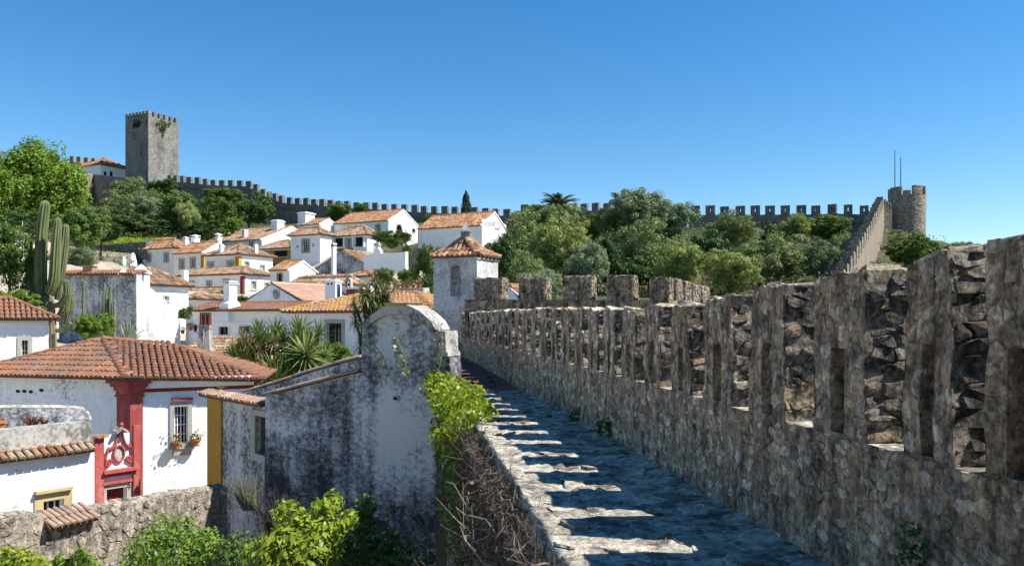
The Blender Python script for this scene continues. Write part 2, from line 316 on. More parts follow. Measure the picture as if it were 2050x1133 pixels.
# ---------------------------------------------------------------- hill
CTRL = [(-3, 6, -9), (-8, 12, -7.5), (-3, 16, -7), (-8, 18, -7), (-14, 18, -7), (-12, 27, -7), (-20, 28, -6), (-5, 30, -6), (8, 12, -7), (12, 25, -6), (20, 40, -4)]
for px, py, d in [(600, 735, 42), (750, 730, 42), (480, 725, 46), (240, 700, 50), (100, 706, 40), (10, 700, 36), (450, 615, 76), (380, 604, 90), (330, 604, 96), (560, 640, 62), (560, 580, 76),
                  (610, 550, 92), (700, 505, 97), (690, 565, 82), (470, 503, 112), (730, 492, 118), (900, 500, 92), (970, 505, 92), (800, 545, 78), (840, 590, 60), (30, 525, 66), (85, 485, 85), (170, 520, 72),
                  (220, 500, 100), (380, 478, 120), (290, 480, 130), (460, 470, 125), (200, 420, 150), (300, 385, 168), (350, 378, 165), (420, 425, 158), (530, 452, 150), (620, 452, 146), (700, 445, 143), (860, 448, 139), (1000, 452, 134),
                  (1120, 450, 126), (1240, 450, 120), (1450, 455, 112), (1600, 455, 109), (1730, 455, 106), (1815, 485, 106), (1780, 500, 95), (1720, 560, 65), (1690, 575, 56),
                  (1080, 592, 66), (1200, 600, 66), (1340, 604, 66), (1450, 602, 60), (1560, 604, 56), (1650, 575, 68), (1340, 520, 95), (1150, 520, 95), (1550, 520, 90), (1850, 560, 85), (2000, 560, 95), (60, 465, 110), (-60, 450, 120), (-100, 560, 60), (-120, 380, 180)]:
    q = P(px, py, d); CTRL.append((q.x, q.y, q.z))
CTRL += [(-60, 200, 22), (0, 175, 12), (60, 160, 8), (-20, 260, 0), (90, 220, 0), (-150, 260, 5), (0, 400, -15), (-300, 300, -15), (300, 200, -15), (120, 60, -6), (60, 20, -8), (-60, 10, -10), (0, -60, -12), (-90, 60, -2)]
CA = np.array(CTRL)
def ground(x, y):
    d2 = (CA[:, 0] - x) ** 2 + (CA[:, 1] - y) ** 2 + 4.0
    w_ = 1 / d2 ** 1.7
    return float((w_ * CA[:, 2]).sum() / w_.sum())
xs = [-5000, -1500, -500, -260] + list(range(-160, 161, 4)) + [260, 500, 1500, 5000]
ys = [-3000, -600, -150] + list(range(-40, 241, 4)) + [300, 420, 700, 1500, 5000]
mb = MB()
for y in ys:
    for x in xs:
        z = ground(x, y) if abs(x) < 400 and -200 < y < 500 else -16
        if -30 < y < 240: z += noise.noise(V(x * .13, y * .13, 0)) * .5
        mb.v.append((x, y, z))
nx = len(xs)
for j in range(len(ys) - 1):
    for i in range(nx - 1):
        mb.f.append((j * nx + i, j * nx + i + 1, (j + 1) * nx + i + 1, (j + 1) * nx + i)); mb.mi.append(0)
tag(mb.build('ground', M['soil'], smooth=True), kind='structure')
# ---------------------------------------------------------------- stones
def vor_cells(W, H, a, b, rng, jit=.9, drop=.4):
    nx_, ny_ = max(1, round(W / a)), max(1, round(H / b)); a, b = W / nx_, H / ny_
    pt = {}
    for j in range(-2, ny_ + 2):
        for i in range(-2, nx_ + 2):
            pt[i, j] = ((i + .5 + (.5 if j % 2 else 0) * .8 + (rng.random() - .5) * jit), (j + .5 + (rng.random() - .5) * jit * .8))
    if drop:
        for k_ in list(pt):
            if rng.random() < drop and (k_[0] + k_[1]) % 2: del pt[k_]
    out = []
    for j in range(-1, ny_ + 1):
        for i in range(-1, nx_ + 1):
            if (i, j) not in pt: continue
            cx_, cy_ = pt[i, j]
            poly = [(max(0, cx_ - 2), max(0, cy_ - 2)), (min(nx_, cx_ + 2), max(0, cy_ - 2)), (min(nx_, cx_ + 2), min(ny_, cy_ + 2)), (max(0, cx_ - 2), min(ny_, cy_ + 2))]
            if poly[0][0] >= poly[1][0] or poly[0][1] >= poly[2][1]: continue
            for dj in (-2, -1, 0, 1, 2):
                for di in (-2, -1, 0, 1, 2):
                    if (di, dj) == (0, 0): continue
                    q = pt.get((i + di, j + dj))
                    if q is None: continue
                    mx, my, nx2, ny2 = (q[0] + cx_) / 2, (q[1] + cy_) / 2, q[0] - cx_, q[1] - cy_
                    new = []; n = len(poly)
                    ds = [(p[0] - mx) * nx2 + (p[1] - my) * ny2 for p in poly]
                    if max(ds) <= 0: continue
                    for k in range(n):
                        p, q2, d0, d1 = poly[k], poly[(k + 1) % n], ds[k], ds[(k + 1) % n]
                        if d0 <= 0: new.append(p)
                        if (d0 < 0) != (d1 < 0) and d0 != d1:
                            t_ = d0 / (d0 - d1); new.append((p[0] + (q2[0] - p[0]) * t_, p[1] + (q2[1] - p[1]) * t_))
                    poly = new
                    if len(poly) < 3: break
                if len(poly) < 3: break
            if len(poly) < 3: continue
            pl = [(x * a, y * b) for x, y in poly]
            # drop slivers and near-duplicate corners
            cl = []
            for p in pl:
                if not cl or math.hypot(p[0] - cl[-1][0], p[1] - cl[-1][1]) > .012: cl.append(p)
            if len(cl) < 3: continue
            ar = abs(sum(cl[k][0] * cl[(k + 1) % len(cl)][1] - cl[(k + 1) % len(cl)][0] * cl[k][1] for k in range(len(cl)))) / 2
            if ar > .15 * a * b: out.append((cl, ar))
    return out
def stone_geo(poly, S, rng, gap=.012, h=(.015, .045), sink=.03):
    n = len(poly); cx_ = sum(p[0] for p in poly) / n; cy_ = sum(p[1] for p in poly) / n
    # cut corners: one extra point per edge so the outline is rounder
    pp = []
    for k in range(n):
        p, q = poly[k], poly[(k + 1) % n]
        pp.append((lerp(p[0], q[0], .22), lerp(p[1], q[1], .22))); pp.append((lerp(p[0], q[0], .78), lerp(p[1], q[1], .78)))
    if n > 6 or rng.random() < .45: pp = poly
    rad = sum(math.hypot(x - cx_, y - cy_) for x, y in pp) / len(pp)
    hh = rng.uniform(*h); tx, ty = rng.uniform(-.25, .25), rng.uniform(-.25, .25); vs = []
    m = len(pp)
    def ring(k, hgt, rough=0.0):
        for x, y in pp:
            kk = k * (1 + rng.uniform(-.08, .08))
            x2, y2 = cx_ + (x - cx_) * kk, cy_ + (y - cy_) * kk
            vs.append(S(x2, y2, hgt + (tx * (x2 - cx_) + ty * (y2 - cy_)) * min(1, k) + rng.uniform(-rough, rough)))
    k0 = max(.6, 1 - gap / rad)
    ring(k0, -sink); ring(k0 * .98, hh - abs(hh) * .4 - .003, .003); ring(k0 * .90, hh, .004)
    vs.append(S(cx_ + rng.uniform(-.2, .2) * rad, cy_ + rng.uniform(-.2, .2) * rad, hh + .004))
    fs = []
    for r_ in (0, 1):
        fs += [(r_ * m + k, r_ * m + (k + 1) % m, (r_ + 1) * m + (k + 1) % m, (r_ + 1) * m + k) for k in range(m)]
    fs += [(2 * m + k, 2 * m + (k + 1) % m, 3 * m) for k in range(m)]
    return vs, fs, S(cx_, cy_, 0)
def lay_stones(regions, owner, mat, limit, rng, stuff_name='stonework', alt=None):
    """regions: (W, H, a, b, S, parent, gap, h, keep); the `limit` stones that show largest become objects, the rest one part"""
    allst = []
    for (W, H, a, b, S, parent, gap, h, keep) in regions:
        for poly, ar in vor_cells(W, H, a, b, rng):
            vs, fs, c = stone_geo(poly, S, rng, gap, h)
            if keep and keep != 'alt' and not keep(c): continue
            infr = c.y > 1 and abs(c.x / c.y) < .645 and -.31 < c.z / c.y < .41
            allst.append((ar / max(c.y, 1) ** 2 * (1 if infr else .01), vs, fs, parent, int(keep == 'alt')))
    allst.sort(key=lambda s: -s[0]); rest = MB(); mm = [mat] + ([alt] if alt else [])
    for i, (_, vs, fs, parent, k) in enumerate(allst):
        if i < limit:
            m = MB(); m.add(vs, fs); m.build('stone', mm[k], parent)
        else: rest.add(vs, fs, k)
    if rest.f: tag(rest.build(stuff_name, mm, owner), kind='stuff')
    return len(allst)
# ---------------------------------------------------------------- town wall with its walk and parapet
def cx(Y): return 2.72 - .122 * Y - .0023 * max(0.0, Y - 8) ** 2
def tang(Y):
    v = Vector((cx(Y + .05) - cx(Y - .05), .1, 0)); return v.normalized()
def nrm(Y): t_ = tang(Y); return Vector((-t_.y, t_.x, 0))
def pf(Y, z, h=0.0): n_ = nrm(Y); return Vector((cx(Y) + n_.x * h, Y + n_.y * h, z))
def zwalk(Y): return -1.65 + .30 * max(0, min(1, (Y - 19) / 10))
def zsill(Y): return -.745 + .12 * max(0, min(1, (Y - 19) / 10))
TOP = [(2, .42), (3.6, .40), (3.9, .36), (4.5, .295), (5.0, .29), (5.7, .265), (6.5, .23), (7.6, .16), (9.2, .13), (10.4, .13), (15, .19), (21, .24), (30, .22)]
def ztop(Y): return interp(Y, TOP)
TH = .45; YE = 30.2; YS = 1.4
rng = random.Random(7)
class WarpWall(Wall):
    zs = zt = sd = 0.0
    def at(s, u, z, o=0.0):
        k = 2 * u / s.L - 1; g = noise.noise(V(z * 4.2, s.sd, 2 if k > 0 else 8)) * .05 + noise.noise(V(z * 11, s.sd, 4 if k > 0 else 9)) * .025
        h = max(0, (z - s.zs) / (s.zt - s.zs)); u2 = u + g * abs(k) ** 1.5 - k * .02 * h; z2 = z + h ** 3 * (ztop(s.A.y + s.u.y * u) - ztop((s.A.y + s.B.y) / 2) + .035 * noise.noise(V(u * 3.5, s.sd, 5)) + .025 * noise.noise(V(u * 10, o * 6, s.sd)))
        return Wall.at(s, u2, z2, o + .02 * noise.noise(V(u * 3, z * 3, s.sd)))
wall = thing('town_wall', 'long dark rubble town wall on the right with tall merlons and a walk along it', 'wall', (0, 10, -8))
mer = [(1.4, 2.05), (2.4, 3.1), (3.42, 3.807), (4.03, 4.44), (4.823, 5.452), (5.864, 6.476), (6.851, 7.514)]
y_ = 7.514
while y_ < YE - 1.1:
    g = rng.uniform(.34, .44); wd = rng.uniform(.56, .68); mer.append((y_ + g, min(YE, y_ + g + wd))); y_ += g + wd
# body under the walk
mb = MB(); Ys = [-1.5, 0, 1.4] + [1.4 + i * .5 for i in range(1, 58)] + [YE]
def wl(Y): return 1.70 if Y > 1.5 else 3.5
for a, b in zip(Ys, Ys[1:]):
    la, lb = (wl(a) - .03, wl(b) - .03)
    for (h0a, h0b, z0a, z0b, h1a, h1b, z1a, z1b) in [(la, lb, zwalk(a) - .03, zwalk(b) - .03, la, lb, -9, -9), (la, lb, zwalk(a) - .03, zwalk(b) - .03, 0, 0, zwalk(a) - .03, zwalk(b) - .03), (-TH, -TH, zsill(a), zsill(b), -TH - .1, -TH - .1, -9, -9)]:
        mb.poly([pf(a, z0a, h0a), pf(b, z0b, h0b), pf(b, z1b, h1b), pf(a, z1a, h1a)])
mb.poly([pf(-1.5, -1.68, 3.47), pf(-1.5, -1.68, -TH), pf(-1.5, -9, -TH), pf(-1.5, -9, 3.47)])
mb.build('rampart', M['mortar'], wall)
# parapet below the sills
mb = MB()
for a, b in zip(Ys[2:], Ys[3:]):
    n = 6
    for k in range(n):
        za0, za1 = lerp(zwalk(a) - .1, zsill(a), k / n), lerp(zwalk(a) - .1, zsill(a), (k + 1) / n); zb0, zb1 = lerp(zwalk(b) - .1, zsill(b), k / n), lerp(zwalk(b) - .1, zsill(b), (k + 1) / n)
        mb.poly([pf(a, za0), pf(b, zb0), pf(b, zb1), pf(a, za1)])
    mb.poly([pf(a, zsill(a)), pf(b, zsill(b)), pf(b, zsill(b), -TH), pf(a, zsill(a), -TH)], 1)
parap = mb.build('parapet', [M['mortar'], M['walk']], wall)
regs = []
def S_face(Y0, zf): return lambda u, v, h: pf(Y0 + u, zf(Y0 + u) + v, h)
base_h = .9
regs.append((YE - 2.4, base_h, .09, .064, (lambda u, v, h: pf(2.4 + u, lerp(zwalk(2.4 + u), zsill(2.4 + u), v / base_h), h)), parap, .005, (-.014, .015), None))
for (m0, m1) in mer:
    c = (m0 + m1) / 2; zs, zt = zsill(c), ztop(c) + rng.uniform(-.015, .015); sw = .085 if m1 - m0 > .55 else .06
    W = WarpWall(pf(m1, 0), pf(m0, 0)); W.zs, W.zt, W.sd = zs, zt, m0 * 3.7; W.n = -W.n if W.n.dot(nrm(c)) < 0 else W.n
    mb = MB(); s0, s1, st = W.L / 2 - sw, W.L / 2 + sw, zs + (zt - zs) * rng.uniform(.48, .58)
    wall_quad(mb, W, zs - .05, zt, [(s0, s1, zs + .02, st)], .32, back=True, cuts=([W.L * i / 6 for i in range(1, 6)], [lerp(zs, zt, i / 9) for i in range(1, 9)]))
    for i in range(6): mb.poly([W.at(W.L * i / 6, zt), W.at(W.L * (i + 1) / 6, zt), W.at(W.L * (i + 1) / 6, zt - .03, -TH), W.at(W.L * i / 6, zt - .03, -TH)])
    for (ua) in (0, W.L):
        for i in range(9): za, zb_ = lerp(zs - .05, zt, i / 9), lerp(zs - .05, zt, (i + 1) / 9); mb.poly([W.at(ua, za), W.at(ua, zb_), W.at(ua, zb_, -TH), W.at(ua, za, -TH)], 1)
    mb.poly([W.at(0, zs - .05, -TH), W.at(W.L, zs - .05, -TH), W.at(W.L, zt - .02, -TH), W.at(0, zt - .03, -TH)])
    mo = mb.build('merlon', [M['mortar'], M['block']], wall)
    if m1 < 2.3: continue
    H = zt - zs
    fw = lambda W, ua, za: (lambda u, v, h: W.at(ua + u, za + v, h))
    big = lambda: (rng.uniform(.075, .11), rng.uniform(.07, .11))
    for (ua, ub, za, zb) in [(0, s0, zs, zt), (s1, W.L, zs, zt), (s0, s1, st, zt)]:
        a_, b_ = big(); regs.append((ub - ua, zb - za, a_, b_, fw(W, ua, za), mo, .004, (-.010, .012), None))
    # near cheek (faces the camera) and top
    hs = (lambda W, za: (lambda u, v, h: W.at(W.L, za + v, -.005 - u) + W.u * h))
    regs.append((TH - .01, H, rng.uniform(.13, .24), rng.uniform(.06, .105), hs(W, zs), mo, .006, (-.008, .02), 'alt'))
    ts = (lambda W, zt: (lambda u, v, h: W.at(u, zt + h * .9, -.01 - v)))
    regs.append((W.L, TH - .02, .22, .2, ts(W, zt), mo, .008, (.0, .028), None))
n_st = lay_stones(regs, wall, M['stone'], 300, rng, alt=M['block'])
# outer left face of the rampart: embedded stones
regs = [(26.0, 5.5, .26, .16, (lambda u, v, h: pf(3.0 + u, -1.72 - v, wl(3.0 + u) - .03 + h)), wall, .02, (.01, .05), None)]
lay_stones(regs, wall, M['stone'], 0, rng, 'outer_stonework')
# the walk
mb = MB(); rows = []; Yl = []; y_ = -1.4
while y_ < YE: Yl.append(y_); y_ += .07 if 4.8 < y_ < 12 else (.12 if y_ < 20 else .2)
Yl.append(YE); nc = 26
for Y in Yl:
    for k in range(nc + 1):
        h = wl(Y) * k / nc; e = k / nc
        z = zwalk(Y) + noise.noise(V(h * 2.6, Y * 2.6, 0)) * .022 + noise.noise(V(h * 8, Y * 8, 3)) * .014 + max(0, noise.noise(V(h * 15, Y * 15, 6)) - .1) * .03 + .03 * (e > .96) * noise.noise(V(Y * 6, 1, 1)) + .035 * math.exp(-((h) / .12) ** 2)
        if k == nc: h += .05 * noise.noise(V(Y * 2.3, 7, 0)) + .03 * noise.noise(V(Y * 8, 9, 0))
        mb.v.append(tuple(pf(Y, z, h)))
    q = Vector(mb.v[-1]); mb.v.append((q.x + .05, q.y, q.z - .16 - .05 * noise.noise(V(Y * 4, 0, 5)))); mb.v.append((q.x + .22, q.y, q.z - .3))
w_ = nc + 3
for j in range(len(Yl) - 1):
    for i in range(w_ - 1): mb.f.append((j * w_ + i, j * w_ + i + 1, (j + 1) * w_ + i + 1, (j + 1) * w_ + i)); mb.mi.append(0)
wk = tag(mb.build('wall_walk', M['walk'], smooth=True), kind='structure')
lay_stones([(24.0, 1.66, .30, .17, (lambda u, v, h: pf(4.6 + u, zwalk(4.6 + u) + .008 + h + noise.noise(V((1.66 - v) * 2.6, (4.6 + u) * 2.6, 0)) * .018, .03 + v)), wk, .02, (-.05, .008), None)], wk, M['walk'], 220, rng, 'embedded_stones')
# ---------------------------------------------------------------- roof tiles
def tile_tpl(L, r0, r1, k):
    vs = []
    for y, r_, dz in ((-.02, r0, .022), (L, r1, 0.0)):
        for j in range(k + 1):
            q = math.pi * j / k; vs.append(V(r_ * math.cos(q), y, r_ * .85 * math.sin(q) + dz))
    fs = [(j, j + 1, k + 2 + j, k + 1 + j) for j in range(k)] + [tuple(range(k, -1, -1))]
    return vs, fs
def roof_frame(poly):
    p0, p1 = Vector(poly[0]), Vector(poly[1]); c = sum((Vector(p) for p in poly[2:]), Vector()) / (len(poly) - 2)
    u = (p1 - p0).normalized(); v = c - p0; v = (v - u * v.dot(u)).normalized()
    if u.cross(v).z < 0: p0, u = p1, -u
    return p0, u, v, u.cross(v)
def tile_mats(poly, su, sv, rng, r0):
    O, u, v, n = roof_frame(poly); q = [((Vector(p) - O).dot(u), (Vector(p) - O).dot(v)) for p in poly]
    x0, x1 = min(p[0] for p in q), max(p[0] for p in q); nc = max(1, round((x1 - x0) / su)); su = (x1 - x0) / nc; out = []
    for i in range(nc):
        x = x0 + (i + .5) * su; ys_ = []
        for k in range(len(q)):
            (ax, ay), (bx, by) = q[k], q[(k + 1) % len(q)]
            if (ax - x) * (bx - x) < 0: ys_.append(ay + (by - ay) * (x - ax) / (bx - ax))
        if len(ys_) < 2: continue
        ya, yb = min(ys_), max(ys_); y = ya - .05
        while y < yb - sv * .25:
            rot = rng.uniform(-.035, .035); uu = u * math.cos(rot) + v * math.sin(rot); vv = v * math.cos(rot) - u * math.sin(rot)
            o = O + u * (x + rng.uniform(-.01, .01)) + v * (y + rng.uniform(-.015, .015)) + n * (.012 + rng.uniform(0, .008))
            out.append(Matrix(((uu.x, vv.x, n.x, o.x), (uu.y, vv.y, n.y, o.y), (uu.z, vv.z, n.z, o.z), (0, 0, 0, 1)))); y += sv
    return out
def ridge_mats(a, b, rng, st=.38):
    a, b = Vector(a), Vector(b); v = (b - a); L = v.length; v.normalize(); u = v.cross(V(0, 0, 1)).normalized(); n = u.cross(v); out = []
    for i in range(max(1, round(L / st))):
        o = a + v * (i * st) + n * .03
        out.append(Matrix(((u.x, v.x, n.x, o.x), (u.y, v.y, n.y, o.y), (u.z, v.z, n.z, o.z), (0, 0, 0, 1))))
    return out
def lay_tiles(planes, ridges, roof, mat, rng, su=.28, sv=.45, indiv=0, k=4):
    """tiles as sub-parts of the roof: `indiv` nearest ones as objects, the rest one joined piece"""
    tpl = tile_tpl(sv * 1.12, su * .45, su * .36, k); rt = tile_tpl(.42, su * .55, su * .46, k); ms = []
    for pl in planes:
        O, u, v, n = roof_frame(pl); c = sum((Vector(p) for p in pl), Vector()) / len(pl)
        if n.dot(-c) < 0 and n.dot(-Vector(pl[0])) < 0: continue
        ms += [(m, 0) for m in tile_mats(pl, su, sv, rng, su * .4)]
    for a, b in ridges: ms += [(m, 1) for m in ridge_mats(a, b, rng)]
    def inf(m): p = m.translation; return p.y > 0 and -.65 < p.x / p.y < .65
    ms.sort(key=lambda m: (not inf(m[0]), m[0].translation.length)); rest = MB(); mes = {}
    for i, (m, ty) in enumerate(ms):
        vs, fs = rt if ty else tpl
        if i < indiv:
            if ty not in mes:
                q = MB(); q.add(vs, fs); mes[ty] = q.mesh('roof_tile', mat)
            place('ridge_tile' if ty else 'roof_tile', mes[ty], roof, mat4=m)
        else: rest.add([m @ p for p in vs], fs)
    if rest.f: tag(rest.build('roof_tiles', mat, roof), kind='stuff')
def roof_part(planes, ridges, parent, mat, rng, **k):
    mb = MB()
    for pl in planes:
        mb.extr(pl, (0, 0, -.07))
    r_ = mb.build('roof', M['tpan'], parent); lay_tiles(planes, ridges, r_, M[mat], rng, **k); return r_
# ---------------------------------------------------------------- windows
ST = {'plain': dict(fr='wstone', fw=.16, sash='sash', nx=2, ny=3), 'small': dict(fr='wstone', fw=.1, sash='sash', nx=2, ny=2), 'grid': dict(fr='wstone', fw=.14, sash='sash', nx=4, ny=4),
      'dark': dict(fr=None, fw=.05, sash='darksash', nx=2, ny=1), 'darkdoor': dict(fr='wstone', fw=.2, sash='darksash', nx=4, ny=2), 'void': dict(fr=None, fw=0, sash=None, nx=0, ny=0),
      'arch': dict(fr='wstone', fw=.16, sash='sash', nx=3, ny=5, arch=True), 'green': dict(fr='wstone', fw=.1, sash='green', nx=2, ny=1, solid='green'), 'iron': dict(fr='wstone', fw=.16, sash='iron', nx=3, ny=3, arch=True),
      'red': dict(fr='wstone', fw=.1, sash='darkred', nx=2, ny=2), 'yfr': dict(fr='ystone', fw=.22, sash='sash', nx=3, ny=1)}
def arch_spandrels(mb, W, a, b, zt, o0, o1, mi=0):
    """fill the two corners over a half-round head inside the rectangle a..b below zt"""
    r_ = (b - a) / 2; c = (a + b) / 2; z0 = zt - r_
    for sgn in (-1, 1):
        arc = [(c + sgn * r_ * math.cos(q * math.pi / 12), z0 + r_ * math.sin(q * math.pi / 12)) for q in range(7)]
        pts = [W.at(x, z, o0) for x, z in arc] + [W.at(c + sgn * r_, zt, o0)]
        mb.extr(pts, W.n * (o1 - o0), mi)
def window(par, W, h, style, t=.18, name='window'):
    a, b, c, d = h[:4]; s = ST[style]; fw = s['fw']; mb = MB()
    if fw:
        for q in ((a - fw, a, c - fw * .8, d + fw), (b, b + fw, c - fw * .8, d + fw), (a, b, d, d + fw), (a, b, c - fw * .8, c)): mb.obox(W, q[0], q[1], -.05, .045, q[2], q[3])
        mb.obox(W, a - fw - .04, b + fw + .04, -.03, .09, c - fw * .8 - .05, c - fw * .8 + .015)
    if s.get('arch'): arch_spandrels(mb, W, a, b, d, -t + .01, .03)
    if not mb.f: mb.obox(W, a - .02, b + .02, -.04, .03, c - .05, c)
    wo = mb.build(name, M[s['fr'] or 'white'], par)
    if s['sash']:
        mb = MB(); bw = min(.05, (b - a) * .09); o0, o1 = -t + .03, -t + .075
        for q in ((a, a + bw, c, d), (b - bw, b, c, d), (a + bw, b - bw, c, c + bw), (a + bw, b - bw, d - bw, d)): mb.obox(W, q[0], q[1], o0, o1, q[2], q[3])
        for i in range(1, s['nx']):
            x = lerp(a, b, i / s['nx']); k = .6 if i * 2 != s['nx'] else 1.0; mb.obox(W, x - bw * k * .5, x + bw * k * .5, o0 + .004, o1 + .004, c + bw, d - bw)
        for j in range(1, s['ny']):
            z = lerp(c, d, j / s['ny']); mb.obox(W, a + bw, b - bw, o0 + .008, o1 - .004, z - bw * .3, z + bw * .3)
        mb.build('sash', M[s['sash']], wo)
    mb = MB(); mb.obox(W, a - .01, b + .01, -t - .02, -t + .01, c - .01, d + .01); mb.build('pane', M[s.get('solid') or ('void' if style == 'void' else 'glass')], wo)
    return wo
# ---------------------------------------------------------------- chimneys
def chimney(roof, px, yt, yb, wpx, d, style='slab', mat='white_clean', deep=None):
    c = P(px, yb, d); z1 = zat(yt, d); h = z1 - c.z; w2 = wpx / F * d / 2; dp = deep or w2 * 1.3; mb = MB(); x, y, z0 = c.x, c.y, c.z - 1.0
    a = R(-27); ux, uy = Vector((math.cos(a), math.sin(a), 0)), Vector((-math.sin(a), math.cos(a), 0))
    def bx(k, za, zb, mi=0, k2=None):
        k2 = k if k2 is None else k2
        q0 = [Vector((x, y, za)) + ux * sx * w2 * k + uy * sy * dp * k for sx, sy in ((-1, -1), (1, -1), (1, 1), (-1, 1))]
        q1 = [Vector((x, y, zb)) + ux * sx * w2 * k2 + uy * sy * dp * k2 for sx, sy in ((-1, -1), (1, -1), (1, 1), (-1, 1))]
        mb.add(q0 + q1, [(0, 1, 2, 3), (4, 5, 6, 7)] + [(i, (i + 1) % 4, 4 + (i + 1) % 4, 4 + i) for i in range(4)], mi)
    if style == 'slab':
        bx(.92, z0, z1 - h * .14); bx(1.08, z1 - h * .14, z1 - h * .06); bx(.86, z1 - h * .06, z1 - .0)
    elif style == 'pyr':
        bx(.84, z0, z1 - h * .42); bx(1.0, z1 - h * .42, z1 - h * .34)
        for sx in (-1, 0, 1):
            q = Vector((x, y, 0)) + ux * sx * w2 * .72; mb.box((q.x - w2 * .12, q.y - dp * .8, z1 - h * .34), (q.x + w2 * .12, q.y + dp * .8, z1 - h * .16))
        bx(.5, z1 - h * .34, z1 - h * .16, 1); bx(1.05, z1 - h * .16, z1 - h * .11); bx(.95, z1 - h * .11, z1, 0, .08)
    elif style == 'slim':
        bx(.9, z0, z1 - h * .12); bx(1.1, z1 - h * .12, z1 - h * .07); bx(.7, z1 - h * .07, z1)
    elif style == 'red':
        bx(.8, z0, z1 - h * .17); bx(.98, z1 - h * .17, z1 - h * .13); bx(.88, z1 - h * .13, z1 - h * .06, 2); bx(.98, z1 - h * .06, z1)
    elif style == 'tall':
        bx(1.6, z0, z1 - h * .94, 0, 1.2); bx(1.2, z1 - h * .94, z1 - h * .8, 0, .82); bx(.82, z1 - h * .8, z1 - h * .13); bx(1.12, z1 - h * .13, z1 - h * .09); bx(.6, z1 - h * .09, z1 - h * .04, 1); bx(.95, z1 - h * .04, z1)
    return mb.build('chimney', [M[mat], M['void'], M['darkred']], roof)
